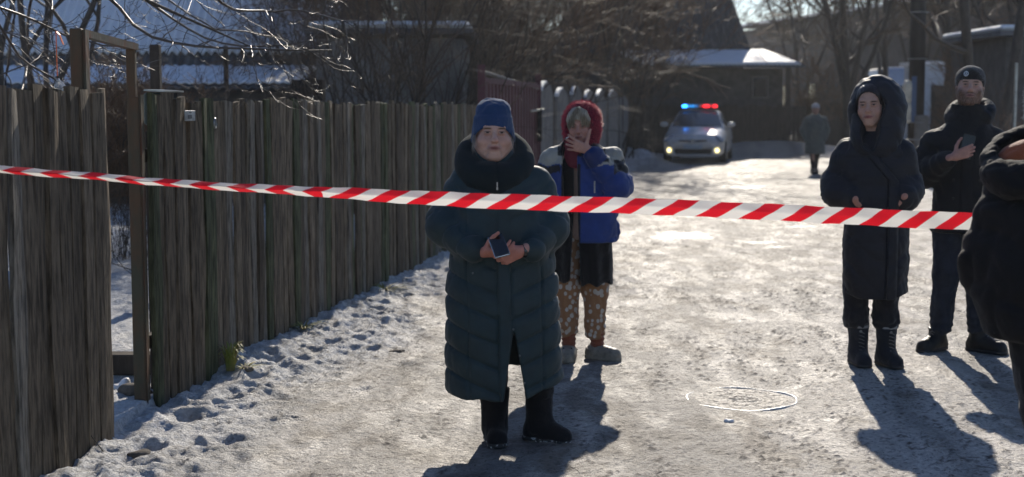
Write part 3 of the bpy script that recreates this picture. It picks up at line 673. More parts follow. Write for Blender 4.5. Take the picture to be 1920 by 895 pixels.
bigtree(1879, 23, 7.5, .12, 36, 'slim pale trunk right of the bearded man, right one of two', 'pair of slim trees right of the bearded man', levels=((8, .4, .8), (6, .5, .6), (5, .5, .6)), tmin=.003, lean=(.01, 0))
bigtree(1910, 38, 8, .2, 37, 'bare tree at the right edge behind the slim pair', tmin=.006, forks=3)
bigtree(1720, 70, 12, .3, 38, 'tall hazy tree far behind the utility pole', tmin=.012, forks=3, mtw=M_twigr)
bigtree(1560, 85, 11, .3, 39, 'faint tree far behind the long grey building', tmin=.013, forks=3)
bigtree(1840, 62, 11, .3, 40, 'hazy broad tree far behind the bearded man', tmin=.011, forks=3, mtw=M_twigr)
bigtree(1090, 60, 11, .3, 44, 'tall tree behind the steep dark roof', tmin=.01, forks=3)
bigtree(820, 42, 9, .25, 45, 'tall tree far behind the board fence thicket', tmin=.007, forks=4, mtw=M_twigg)
bigtree(940, 48, 10, .25, 46, 'tall tree far behind the maroon gate', tmin=.008, forks=4, mtw=M_twigr)
bigtree(690, 34, 8, .2, 47, 'tall tree beside the snowy house behind the grey shed', tmin=.006, forks=3)
shrub(1905, 20, 1.9, 14, 41, 'thick dry bush at the right edge beside the slim trunks', 'scrub on the right side', .012, mtw=M_twigr, levels=((9, .5, .6), (6, .5, .6), (4, .5, .6)), tilt=.3)
shrub(1820, 30, 2.6, 12, 42, 'low scrub behind the bearded man', 'scrub on the right side', .012, mtw=M_twigr, levels=((9, .5, .6), (6, .5, .6), (4, .5, .6)), tilt=.3, tmin=.004)
shrub(1560, 49, 3.0, 14, 43, 'low scrub at the foot of the forked tree', 'scrub on the right side', .02, mtw=M_twigr, levels=((9, .5, .6), (6, .5, .6), (4, .5, .6)), tilt=.35, tmin=.006)
# yard behind the gate: bramble and dry weeds
shrub(232, 14.0, 1.75, 70, 51, 'brown dry bramble filling the yard behind the open gate', 'dry scrub in the yard', .007, mtw=M_twigr, levels=((9, .45, .7), (6, .5, .7), (3, .5, .7)), tilt=.3, tmin=.0022)
shrub(150, 15.5, 1.4, 26, 52, 'dry bramble behind the near fence, left of the gateway', 'dry scrub in the yard', .006, mtw=M_twigr, levels=((8, .45, .7), (5, .5, .7)), tilt=.45)
shrub(262, 12.5, 1.6, 5, 53, 'thin leaning branches crossing the gateway at head height', 'dry scrub in the yard', .010, mtw=M_twigg, levels=((6, .5, .8), (4, .5, .7)), tilt=.9)
shrub(330, 16, 1.7, 26, 54, 'dark dry scrub behind the mailbox', 'dry scrub in the yard', .008, mtw=M_twig, levels=((8, .45, .7), (5, .5, .7), (3, .5, .7)), tilt=.45)
shrub(470, 19, 1.9, 22, 55, 'dark dry scrub under the low snowy roof', 'dry scrub in the yard', .008, mtw=M_twig, levels=((8, .45, .7), (5, .5, .7), (3, .5, .7)), tilt=.45)
bigtree(20, 13, 5.2, .06, 56, 'young yard tree behind the near fence at the left edge', 'yard trees left of the gate', levels=((8, .55, .6), (6, .5, .6), (4, .5, .6)), tmin=.0022, forks=3)
bigtree(95, 14.5, 5.0, .055, 57, 'young yard tree behind the bottle feeder', 'yard trees left of the gate', levels=((8, .55, .6), (6, .5, .6), (4, .5, .6)), tmin=.0022, forks=3)

# the overhanging tree whose branches cross the upper left
M_twigs_gloss = mat('smooth_shiny_twigs', (.055, .040, .030), .42, spec=.4)
def over_tree():
    base = Vector((-4.3, 8.6, 0)); root = empty('overhanging_tree', base, 0, 'bare tree with long shining branches hanging over the gate and fence', 'tree')
    rs = np.random.RandomState(77)
    hub = Vector((-4.15, 8.7, 2.5))
    main = [  # (photo path, depths, r0, r1)
        ([(-160, -40), (0, 14), (60, 36), (100, 58), (140, 74), (190, 84), (260, 92)], 8.2, .011, .004),
        ([(-140, -60), (-20, 20), (8, 60), (30, 100), (60, 125), (100, 148), (122, 168)], 7.6, .010, .005),
        ([(120, -60), (205, -5), (230, 20), (245, 42), (270, 62), (300, 76), (360, 86), (430, 92), (500, 93), (560, 95), (622, 94)], 8.4, .013, .003),
        ([(180, -70), (268, -2), (320, 34), (370, 65), (420, 84), (470, 88), (540, 84), (592, 74)], 8.9, .012, .003),
        ([(380, -60), (400, -5), (440, 18), (500, 22), (560, 18), (600, 28), (645, 38), (670, 39)], 8.6, .010, .003),
        ([(220, -60), (300, -10), (360, 30), (400, 55), (470, 60), (540, 78)], 9.6, .009, .003),
        ([(-100, 60), (20, 60), (50, 70), (90, 95), (130, 125), (170, 140)], 9.4, .007, .002),
        ([(95, -40), (98, 10), (95, 40), (90, 65), (95, 85)], 9.0, .006, .002),
        ([(470, 88), (474, 110), (478, 135), (486, 158), (493, 172)], 8.7, .004, .0022),
        ([(-100, 180), (0, 140), (40, 125), (90, 105), (160, 100), (230, 75), (300, 60)], 10.2, .007, .002),
        ([(340, 85), (365, 106), (392, 122)], 8.5, .004, .0015), ([(420, 50), (380, 15), (350, -20)], 8.8, .004, .003),
        ([(500, 22), (520, 55), (536, 80), (560, 84)], 8.6, .0035, .0015), ([(300, 76), (330, 50), (352, 20), (362, -5)], 8.5, .004, .002),
        ([(160, 100), (190, 88), (225, 110), (250, 126), (300, 112)], 8.6, .004, .0015),
        ([(0, -30), (30, 20), (20, 70), (15, 120), (8, 170)], 11.0, .012, .01), ([(62, -20), (52, 40), (55, 90), (48, 140), (40, 172)], 11.5, .012, .012)]
    thick = []; kids = []
    for pth, Y, r0, r1 in main:
        n = 14; px = np.array([q[0] for q in pth], float); py = np.array([q[1] for q in pth], float)
        s = np.concatenate([[0], np.cumsum(np.hypot(np.diff(px), np.diff(py)))]); t = np.linspace(0, s[-1], n)
        X = np.interp(t, s, px) + rs.normal(size=n) * .8; Z = np.interp(t, s, py) + rs.normal(size=n) * .8; ph = rs.rand() * 6
        P = np.array([W(X[i], Z[i], Y + .35 * math.sin(i * .45 + ph)) - base for i in range(n)])
        thick.append((P, np.linspace(r0, r1, n)))
        for k in range(int(s[-1] / 34)):
            j = rs.randint(1, n - 1); d0 = P[j + 1] - P[j]; d0 = d0 / np.linalg.norm(d0); rv = rs.normal(size=3); rv[1] *= .6; d = d0 * .7 + rv * .55
            kids.append((P[j], d, rs.uniform(.15, .6), max(r1, r0 * .45) * .6))
    P = np.stack([q[0] for q in thick]); RR = np.stack([q[1] for q in thick]); v1, f1 = tubes_np(P, RR, 8)
    mb = MB(); mb.tube([Vector((0, 0, -.05)), Vector((.05, .02, .8)), Vector((.0, .06, 1.7)), hub - base], [.12, .10, .09, .07], 10)
    for pth, Y, r0, r1 in main[:10]:
        if pth[0][0] < 500: e = W(pth[0][0], pth[0][1], Y) - base; mb.tube([hub - base, (hub - base) * .5 + e * .5 + Vector((-.1, 0, .35)), e], [.05, .02, r0], 8)
    mesh_obj('trunk', mb.v, mb.f, M_bark, root)
    mesh_obj('branch', v1, f1, M_twigs_gloss, root)
    lv = grow_tree(78, kids, ((2.6, .55, .8), (1.8, .5, .7)), .22, .1, .05)
    V = []; F = []; o = 0
    for (P_, R_), k in zip(lv, (5, 4, 3)):
        v, f = tubes_np(P_, np.maximum(R_, .0014), k); V.append(v); F.append(f + o); o += len(v)
    mesh_obj('crown', np.concatenate(V), np.concatenate(F), M_twigs_gloss, root)
over_tree()

# orange strap with an upturned bottle feeder
M_orange = mat('orange_strap', (.75, .13, .02), .5); M_bot = mat('clear_plastic_bottle', (.75, .8, .85), .15, trans=.75, alpha=.75, bump=.4, bscale=20)
a = W(105, 60, 7.7); fd = empty('bird_feeder', a, 0, 'clear plastic bottle feeder hanging by an orange strap from a branch', 'bottle feeder')
def RP(px, py, Y=7.7): return W(px, py, Y) - a
s_ = MB(); s_.bar(RP(105, 58), RP(106, 100), .003, .009, Vector((0, 1, 0))); s_.bar(RP(106, 100), RP(108, 148), .003, .010, Vector((0, 1, 0))); s_.build('strap', M_orange, fd)
s_ = MB(); q = [RP(106, 60), RP(112, 66), RP(115, 74), RP(119, 84)]
for i in range(3): s_.bar(q[i], q[i + 1], .004, .016, Vector((0, 1, .3)))
s_.build('flag', M_orange, fd)
b_ = MB(); b_.tube([RP(108, 144), RP(108.5, 149), RP(109.5, 152), RP(111, 158), RP(113, 166), RP(114, 176)], [.009, .010, .012, .026, .034, .036], 14); b_.build('bottle', M_bot, fd, smooth=True)
s_ = MB(); s_.tube([RP(108, 143), RP(108, 147)], .0105, 12); s_.build('cap', mat('black_cap', (.02, .02, .02), .5), fd)
# ------------------------------------------------------------------ buildings
M_snowroof = mat('snow_on_roof', (.80, .81, .83), .6, bump=.3, bscale=4, var=.06, vscale=3)
M_slate = mat('grey_corrugated_slate', (.10, .105, .115), .8, var=.35, vscale=5, bump=.2)
M_wallL = mat('dark_plaster', (.085, .08, .075), .9, var=.35, vscale=4, bump=.3, bscale=20)
M_wallg = mat('grey_plaster', (.21, .20, .19), .9, var=.35, vscale=3, bump=.3, bscale=20)
M_glass = mat('window_glass', (.015, .02, .025), .08, spec=.8)
M_frame = mat('old_window_frame', (.14, .13, .12), .7)
def corrugated(name, A, B, up, m, parent, pitch=.15, amp=.022, thick=.02, nu=10, sag=.0, seed=0):
    """roof sheet: eave A->B, 'up' vector to the ridge"""
    A, B, up = Vector(A), Vector(B), Vector(up); L_ = (B - A).length; n = int(L_ / pitch * 6); d = (B - A).normalized(); nr = d.cross(up).normalized()
    if nr.z < 0: nr = -nr
    t = np.linspace(0, 1, n)[:, None, None]; s = np.linspace(0, 1, nu)[None, :, None]
    P = np.array(A) + np.array(B - A) * t + np.array(up) * s
    wv = amp * np.sin(t[..., 0] * L_ / pitch * 2 * math.pi) + sag * np.sin(t[..., 0] * 5 + seed) * np.sin(s[..., 0] * 3.1)
    ax = t[..., 0] * L_; ay = s[..., 0] * up.length
    wv = wv + .03 * sag * 20 * (fbm(ax * .8 + 0 * ay, ay * .8 + 0 * ax, seed) - .5)
    P = P + wv[..., None] * np.array(nr); nu_ = nu; I = np.arange(n * nu).reshape(n, nu)
    Q = P - np.array(nr) * thick; V = np.concatenate([P.reshape(-1, 3), Q.reshape(-1, 3)])
    F = np.stack([I[:-1, :-1], I[1:, :-1], I[1:, 1:], I[:-1, 1:]], -1).reshape(-1, 4); F2 = F[:, ::-1] + n * nu
    E_ = np.stack([I[:-1, 0], I[:-1, 0] + n * nu, I[1:, 0] + n * nu, I[1:, 0]], -1); E2 = np.stack([I[0, :-1], I[0, 1:], I[0, 1:] + n * nu, I[0, :-1] + n * nu], -1); E3 = np.stack([I[-1, :-1], I[-1, :-1] + n * nu, I[-1, 1:] + n * nu, I[-1, 1:]], -1)
    return mesh_obj(name, V, np.concatenate([F, F2, E_, E2, E3]), m, parent)
# left house with a snow covered corrugated roof
hz = W(300, 125, 25).z; hx0, hx1 = W(-260, 125, 25).x, W(640, 125, 25).x
hl = empty('village_house', (hx1 - 4, 28, 0), 0, 'old low house with a snow covered corrugated roof behind the fence', 'house'); o_ = hl.location
def RO(x, y, z): return Vector((x, y, z)) - o_
MB().box(RO((hx0 + hx1) / 2, 29.3, hz / 2), (hx1 - hx0 - .6, 8, hz)).build('wall', M_wallL, hl)
g_ = MB(); g_.add([RO(hx1 - .3, 25.4, hz), RO(hx1 - .3, 33.2, hz), RO(hx1 - .3, 29.3, hz + 3.2)], [(0, 1, 2)]); g_.build('gable', M_wallL, hl)
corrugated('roof', RO(hx0, 24.8, hz), RO(hx1, 24.8, hz), Vector((0, 5, 4.3)), M_slate, hl, thick=.03)
corrugated('roof_snow', RO(hx0, 24.98, hz + .24), RO(hx1 - .1, 24.98, hz + .24), Vector((0, 4.7, 4.04)), M_snowroof, hl, amp=.045, sag=.03, nu=40, seed=3)
corrugated('roof', RO(hx0, 34.8, hz), RO(hx1, 34.8, hz), Vector((0, -5, 4.3)), M_slate, hl)
# low lean-to roof in front of it
sx0, sx1 = W(-200, 150, 22).x, W(585, 150, 22).x; z0 = W(0, 163, 21.6).z; z1 = W(0, 141, 23.2).z
ls = empty('lean_to', (sx1 - 3, 22.5, 0), 0, 'low lean-to with a sunlit snowy edge below the big snow roof', 'shed'); o_ = ls.location
MB().box(RO((sx0 + sx1) / 2, 23.2, z0 / 2 - .05), (sx1 - sx0 - .5, 2.2, z0 - .1)).build('wall', M_wallL, ls)
corrugated('roof', RO(sx0, 21.6, z0), RO(sx1, 21.6, z0), Vector((0, 2.2, z1 - z0 + .12)), M_slate, ls, thick=.03)
corrugated('roof_snow', RO(sx0, 21.75, z0 + .07), RO(sx1 - .1, 21.75, z0 + .07), Vector((0, 2.0, z1 - z0 + .1)), M_snowroof, ls, amp=.012, sag=.03, nu=24, seed=9)
# grey shed right of the house
a0, a1 = W(592, 62, 19.8).x, W(868, 62, 19.8).x; zt = W(600, 64, 19.8).z
sh = empty('grey_shed', ((a0 + a1) / 2, 21, 0), 0, 'plain grey plastered shed behind the shrubs and board fence', 'shed'); o_ = sh.location
MB().box(RO((a0 + a1) / 2, 21.3, zt / 2 - .03), (a1 - a0, 3, zt - .06)).build('wall', M_wallg, sh)
MB().box(RO((a0 + a1) / 2, 21.3, zt + .03), (a1 - a0 + .3, 3.3, .09), bev=.02).build('roof', M_slate, sh)
MB().box(RO((a0 + a1) / 2, 21.34, zt + .13), (a1 - a0 + .2, 3.1, .10), bev=.04).build('roof_snow', M_snowroof, sh)
# posts and a black box behind the fence
for px, y0, Y, w, lab in ((291, 84, 11, .075, 'grey wooden post just right of the gate frame'), (423, 86, 16, .05, 'thin rusty post before the snowy roof')):
    p = W(px, y0, Y); o = MB().box((0, 0, p.z / 2), (w, w, p.z), bev=.006).build('yard_post', M_darkwood); o.location = (p.x, p.y, 0); tag(o, lab, 'post')
p = W(578, 150, 17.6); bx = empty('black_box', (p.x, p.y, 0), 0, 'black ribbed box on a stand behind the fence below the shed', 'box')
cr_ = MB()
for i in range(9): cr_.box((-.17 + i * .043, 0, p.z - .13), (.036, .3, .26))
cr_.box((0, 0, p.z - .13), (.36, .26, .24)); cr_.build('box', M_black, bx)
for i in (-1, 1): MB().box((i * .13, 0, (p.z - .26) / 2), (.05, .05, p.z - .26)).build('leg', M_darkwood, bx)
# maroon gate on the fence line
M_maroon = mat('maroon_sheet_metal', (.095, .022, .034), .55, var=.25, vscale=3, bump=.15)
g0, g1 = 17.45, 22.3; mg = empty('maroon_gate', (float(fence_x(g0)), g0, 0), 0, 'tall dark maroon metal gate between the board fence and the concrete fence', 'gate'); o_ = mg.location
def FL(y, off=0): return Vector((float(fence_x(y)) + off, y, 0))
for i, (ya, yb) in enumerate(((g0, 19.8), (19.84, g1))):
    A_, B_ = FL(ya) - o_, FL(yb) - o_; mb = MB(); d = (B_ - A_).normalized(); c_ = (A_ + B_) / 2
    mb.bar(A_ + Vector((0, 0, 1.02)), B_ + Vector((0, 0, 1.02)), .02, 1.86); mb.build('leaf', M_maroon, mg)
    rb = MB()
    for k in range(9): q = A_.lerp(B_, (k + .5) / 9) + Vector((.014, 0, 1.02)); rb.box(q, (.02, .05, 1.8), rz=-.157)
    rb.build('ribs', M_maroon, mg)
    MB().bar(A_ + Vector((.02, 0, 1.9)), B_ + Vector((.02, 0, 1.9)), .04, .05).build('top_rail', M_maroon, mg); MB().bar(A_ + Vector((.02, 0, .2)), B_ + Vector((.02, 0, .2)), .04, .05).build('bottom_rail', M_maroon, mg)
for ya in (g0 - .05, g1 + .06): MB().box(FL(ya) - o_ + Vector((0, 0, 1.05)), (.09, .09, 2.1)).build('post', M_maroon, mg)
lt = MB(); lt.box(FL(22.05) - o_ + Vector((.07, 0, 1.3)), (.07, .12, .50)); lt.build('latch_box', M_black, mg)
lt = MB(); lt.tube([FL(21.2) - o_ + Vector((.06, 0, 1.52)), FL(22.4) - o_ + Vector((.08, 0, 1.54))], .018, 8); lt.build('bolt', M_galv, mg)
rl = MB(); rl.tube([W(896, 132, 17.6), W(1012, 168, 22.5)], .025, 8); o = rl.build('pipe_rail', mat('pale_pipe', (.16, .15, .14), .5)); tag(o, 'slanting pale pipe above the maroon gate', 'pipe')
# concrete slab fence
M_conc = mat('old_concrete', (.20, .185, .168), .9, var=.3, vscale=4, bump=.35, bscale=18)
ys = [22.45, 24.5, 26.75, 29.1, 31.6, 34.4, 37.8, 41.2]; root = empty('concrete_fence', FL(22.45), 0, 'concrete slab fence with rounded snow tipped tops beside the lane', 'fence'); o_ = root.location
for i in range(7):
    ya, yb = ys[i] + .05, ys[i + 1] - .48; A_ = FL(ya); B_ = FL(yb); L_ = (B_ - A_).length; ang = math.atan2(B_.y - A_.y, B_.x - A_.x); H_ = 2.0 + (.03, -.05, .0, -.04, 0, .02, -.1)[i]
    out = [(0, 0), (L_, 0)] + [(L_ * (.5 + .5 * math.cos(t)), H_ - .32 + .32 * math.sin(t) ** .8) for t in np.linspace(0, math.pi, 13)]
    M = Matrix.Translation(A_ - o_ + Vector((0, 0, -.05))) @ Matrix.Rotation(ang, 4, 'Z'); MB().poly(out, .05, M).build('slab', M_conc, root)
    cp = [(L_ * (.5 + .5 * math.cos(t)), H_ - .31 + .325 * math.sin(t) ** .8) for t in np.linspace(1.75, math.pi - .5, 8)]; cp = cp + [(x, z - .03) for x, z in cp[::-1]]
    cp = [(x, z + .012) for x, z in cp]
    if i < 6: MB().poly(cp, .075, M).build('snow_cap', M_snowroof, root)
for i in range(8): MB().box(FL(ys[i] - .22) - o_ + Vector((-.10, 0, .84)), (.08, .52, 1.72)).build('post', M_wallL, root)
# house with the steep dark roof
x0, x1 = W(1040, 100, 50).x, W(1412, 100, 50).x; zb = W(1400, 98, 50).z; ze = W(1400, 124, 47.6).z; xe0, xe1 = W(1210, 124, 47.6).x, W(1512, 124, 47.6).x
hb = empty('steep_roof_house', ((x0 + x1) / 2, 54, 0), 0, 'dark house with a steep slate roof and snowy porch roof behind the patrol car', 'house'); o_ = hb.location
H2 = 8.0; ins = H2 * .30
b_ = [RO(x0, 50, zb - .1), RO(x1, 50, zb - .1), RO(x1, 60, zb - .1), RO(x0, 60, zb - .1)]; t_ = [RO(x0 + ins, 54.7, zb + H2), RO(x1 - ins, 54.7, zb + H2), RO(x1 - ins, 55.3, zb + H2), RO(x0 + ins, 55.3, zb + H2)]
M_roofd = mat('dark_slate_rows', (.045, .048, .056), .55, spec=.4, col2=(.13, .14, .16), vscale=3.5, stretch=(3, 1, .6), ramp=(.5, .75), bump=.5, bscale=9, dist=.05)
rm = MB(); rm.add(b_ + t_, [(0, 1, 5, 4), (1, 2, 6, 5), (2, 3, 7, 6), (3, 0, 4, 7), (4, 5, 6, 7)]); rm.build('roof', M_roofd, hb)
rb = MB()
for k in range(int((x1 - x0) / .28)):
    t = (k + .5) / int((x1 - x0) / .28); p0 = b_[0].lerp(b_[1], t); p1 = t_[0].lerp(t_[1], t); rb.bar(p0 + Vector((0, -.03, .02)), p1 + Vector((0, -.03, .02)), .07, .05, Vector((0, -1, 0)))
rb.build('roof_rolls', M_roofd, hb)
MB().box(RO((x0 + x1) / 2, 55, zb / 2 - .1), (x1 - x0 - .6, 9.4, zb)).build('wall', M_wallL, hb)
xw1 = W(1480, 150, 48.2).x; MB().box(RO((xe0 + xw1) / 2, 49.2, ze / 2 - .02), (xw1 - xe0 - .4, 1.8, ze - .1)).build('porch_wall', M_wallL, hb)
corrugated('porch_roof', RO(xe0, 47.6, ze), RO(xe1, 47.6, ze), Vector((-.9, 2.7, zb - ze + .02)), M_slate, hb, amp=.02, thick=.05)
corrugated('porch_snow', RO(xe0, 47.75, ze + .10), RO(xe1 - .15, 47.75, ze + .10), Vector((-.8, 2.5, zb - ze + .02)), M_snowroof, hb, amp=.01, sag=.03, nu=12, thick=.1, seed=4)
pw = W(1426, 164, 48.2); wn = MB().box(RO(pw.x, 48.27, pw.z), (.55, .06, .75)).build('window', M_frame, hb); pn = MB().box(RO(pw.x, 48.235, pw.z), (.44, .02, .64)).build('pane', M_glass, wn)
MB().box(RO(W(1478, 150, 47.8).x, 47.85, ze / 2), (.14, .14, ze)).build('porch_post', M_darkwood, hb)
# dark yard fence before it and on along the lane
def plank_wall(name, a, b, h, label, m, group=None, w=.16, seed=0):
    a, b = Vector(a), Vector(b); rnd = random.Random(seed); root = empty(name, a, 0, label, 'fence', group); n = int((b - a).length / w); mb = MB(); ang = math.atan2(b.y - a.y, b.x - a.x)
    for i in range(n): p = (b - a) * ((i + .5) / n); hh = h + rnd.uniform(-.05, .05); mb.box(p + Vector((0, rnd.uniform(-.01, .01), hh / 2 - .05)), (w * .93, .03, hh), rz=ang)
    mb.build('board_panel', m, root); mb = MB()
    for i in range(int((b - a).length / 2.5) + 1): mb = MB().box((b - a).normalized() * (i * 2.5) + Vector((0, .09, h / 2)), (.12, .12, h + .1)); mb.build('post', m, root)
    return root
plank_wall('plank_fence', (W(1190, 200, 47).x, 47, 0), (W(1512, 200, 47).x, 47, 0), 1.62, 'dark plank fence right behind the patrol car', M_darkwood, seed=1)
plank_wall('plank_fence', (W(1515, 200, 50).x, 50, 0), (W(1655, 200, 52).x, 52, 0), 1.75, 'dark plank fence behind the distant woman', M_darkwood, seed=2)
plank_wall('plank_fence', (W(1755, 200, 46).x, 46, 0), (W(2100, 200, 36).x, 36, 0), 2.0, 'dark plank fence running out behind the bearded man', M_darkwood, seed=3)
q0 = W(800, 70, 62); q1 = W(1150, 70, 62); db = empty('dark_backdrop', ((q0.x + q1.x) / 2, 64, 0), 0, 'dark wooden barn added behind the thicket to fill a bright gap', 'backdrop'); o_ = db.location  # block added to darken the bright gap between the trees
MB().box(RO(o_.x, 64, q0.z / 2), (q1.x - q0.x, 4, q0.z)).build('wall', M_darkwood, db); MB().box(RO(o_.x, 64, q0.z + .08), (q1.x - q0.x + .6, 4.6, .14)).build('roof', M_slate, db); MB().box(RO(o_.x, 64.05, q0.z + .2), (q1.x - q0.x + .5, 4.5, .10), bev=.04).build('roof_snow', M_snowroof, db)
# long grey building
A_ = W(1392, 50, 95); B_ = W(1800, 8, 68); lb = empty('long_building', (A_.x, A_.y, 0), 0, 'long grey brown building with a snow edged roof behind the trees', 'building'); ang = math.atan2(B_.y - A_.y, B_.x - A_.x); L_ = Vector((B_.x - A_.x, B_.y - A_.y, 0)).length; T = Matrix.Rotation(ang, 4, 'Z')
MB().box(T @ Vector((L_ / 2, 3, A_.z / 2 - .15)), (L_, 6, A_.z - .3), rz=ang).build('wall', mat('brown_grey_render', (.095, .08, .07), .9, var=.3, vscale=1.2), lb)
MB().box(T @ Vector((L_ / 2, 3, A_.z - .08)), (L_ + .6, 6.6, .12), rz=ang, bev=.03).build('roof', M_slate, lb)
MB().box(T @ Vector((L_ / 2, 2.9, A_.z + .05)), (L_ + .5, 6.5, .14), rz=ang, bev=.06).build('roof_snow', M_snowroof, lb)
for k in range(5): w_ = MB().box(T @ Vector((3 + k * 4.2, -.03, 2.2)), (1.2, .08, 1.4), rz=ang).build('window', M_frame, lb); MB().box(T @ Vector((3 + k * 4.2, -.075, 2.2)), (1.05, .02, 1.25), rz=ang).build('pane', M_glass, w_)
# pale shed beyond the pole
p0 = W(1728, 118, 55); p1 = W(1782, 118, 55); ps = empty('pale_shed', ((p0.x + p1.x) / 2, 56, 0), 0, 'small pale blue shed right of the utility pole', 'shed'); o_ = ps.location
M_pale = mat('pale_blue_boards', (.42, .46, .52), .8, var=.2, vscale=2)
MB().box(RO(ps.location.x, 56.2, p0.z / 2), (p1.x - p0.x, 2.4, p0.z - .1)).build('wall', M_pale, ps); MB().box(RO(ps.location.x, 56.2, p0.z), (p1.x - p0.x + .3, 2.8, .12)).build('roof', M_snowroof, ps)
MB().box(RO(ps.location.x + .15, 54.97, 1.2), (.62, .06, 2.3)).build('door', M_darkwood, ps)
# dark outbuilding at the far right
p0 = W(1888, 60, 27); ob = empty('dark_outbuilding', (p0.x + 2.2, 29, 0), 0, 'dark outbuilding cut off by the right edge', 'shed'); o_ = ob.location
MB().box(RO(p0.x + 2.2, 29, 1.45), (4.2, 3.4, 2.9)).build('wall', M_wallL, ob); MB().box(RO(p0.x + 2.2, 29, 2.96), (4.6, 3.9, .1)).build('roof', M_slate, ob); MB().box(RO(p0.x + 2.2, 29.05, 3.07), (4.5, 3.7, .11), bev=.04).build('roof_snow', M_snowroof, ob)
p = W(1906, 118, 19); o = MB().box((0, 0, p.z / 2), (.035, .035, p.z), bev=.005).build('white_post', M_galv); o.location = (p.x, p.y, 0); tag(o, 'thin pale metal post at the right edge behind the scrub', 'post')

# ------------------------------------------------------------------ utility pole
pb = G(1716, 343); pole = empty('utility_pole', (pb.x, pb.y, 0), 0, 'dark wooden utility pole on a concrete stub behind the hooded woman', 'pole')
M_pole = mat('creosoted_pole', (.040, .036, .034), .8, spec=.3, var=.4, vscale=10, stretch=(1, 1, .2), bump=.5, bscale=30); M_cream = mat('cream_enamel', (.72, .64, .50), .5, var=.3, vscale=8); M_blue = mat('blue_grey_paint', (.09, .14, .24), .6)
MB().tube([(-.02, 0, .5), (-.03, 0, 4), (-.04, 0, 8.2)], [.165, .155, .13], 18).build('pole', M_pole, pole, smooth=True)
MB().box((.03, -.24, .65), (.26, .2, 1.5), bev=.03).build('concrete_stub', M_conc, pole)
wr = MB()
for z in (.9, 1.25, 2.55, 3.5): wr.tube([(-.02 + .19 * math.cos(t), -.06 + .28 * math.sin(t) if z < 1.4 else .178 * math.sin(t), z) for t in np.linspace(0, 6.283, 25)], .012, 6)
wr.build('wire_binding', M_galv, pole)
for zc in (W(0, 171, 29.5).z, W(0, 210, 29.5).z):
    F_ = Field(lin(-.13, .13, .012), lin(-.13, .13, .012), lin(-.26, .26, .014)); F_.add(loft([-.23, -.18, .12, .19, .22], 0, 0, [.07, .09, .095, .07, .04], [.07, .09, .095, .07, .04], 3), 0); v, f = F_.mesh()
    o = mesh_obj('insulator_box', v, f, M_cream, pole); o.location = (-.235, -.10, zc)
MB().box((-.12, -.17, 1.72), (.10, .04, .95), bev=.01).build('cable_guard', M_blue, pole)
MB().bar((-.8, -.2, 7.4), (.75, -.2, 7.4), .1, .12).build('cross_arm', M_pole, pole)

# ------------------------------------------------------------------ thin cold haze
def haze():
    o = MB().box((5, 55, 14.2), (190, 175, 32.4)).build('haze', mat('haze_air', (.5, .5, .5)))
    m = o.data.materials[0]; t = m.node_tree; t.nodes.remove(t.nodes['Principled BSDF']); v = t.nodes.new('ShaderNodeVolumePrincipled'); v.inputs['Color'].default_value = (.92, .95, 1, 1); v.inputs['Density'].default_value = .0004; v.inputs['Anisotropy'].default_value = .55
    t.links.new(v.outputs[0], t.nodes['Material Output'].inputs['Volume']); tag(o, kind='stuff')
haze()
# ------------------------------------------------------------------ vehicles
def split(V, F, cls):
    """faces of one class -> own vertex list"""
    out = {}
    c_ = V[F].mean(1); k = cls(c_)
    for q in np.unique(k):
        f = F[k == q]; u, inv = np.unique(f, return_inverse=True); out[int(q)] = (V[u], inv.reshape(f.shape))
    return out
M_carw = mat('white_car_paint', (.58, .56, .53), .28, spec=.5, coat=.5, var=.12, vscale=3)
M_tyre = mat('tyre_rubber', (.02, .02, .02), .85); M_rimm = mat('grey_wheel', (.3, .3, .3), .4, metal=.8); M_blk = mat('black_plastic', (.015, .015, .017), .5)
M_carglass = mat('car_glass', (.02, .028, .035), .06, spec=1.0)
def wheel(parent, x, y, r=.315, w=.2):
    t = MB(); t.tube([(x - w / 2, y, r), (x - w / 2 + .03, y, r), (x + w / 2 - .03, y, r), (x + w / 2, y, r)], [r - .035, r, r, r - .035], 28); o = t.build('wheel', M_tyre, parent, smooth=False)
    q = MB()
    for s in (-1, 1): q.tube([(x + s * (w / 2 - .01), y, r), (x + s * (w / 2 + .008), y, r)], r * .62, 20)
    q.build('rim', M_rimm, o); return o
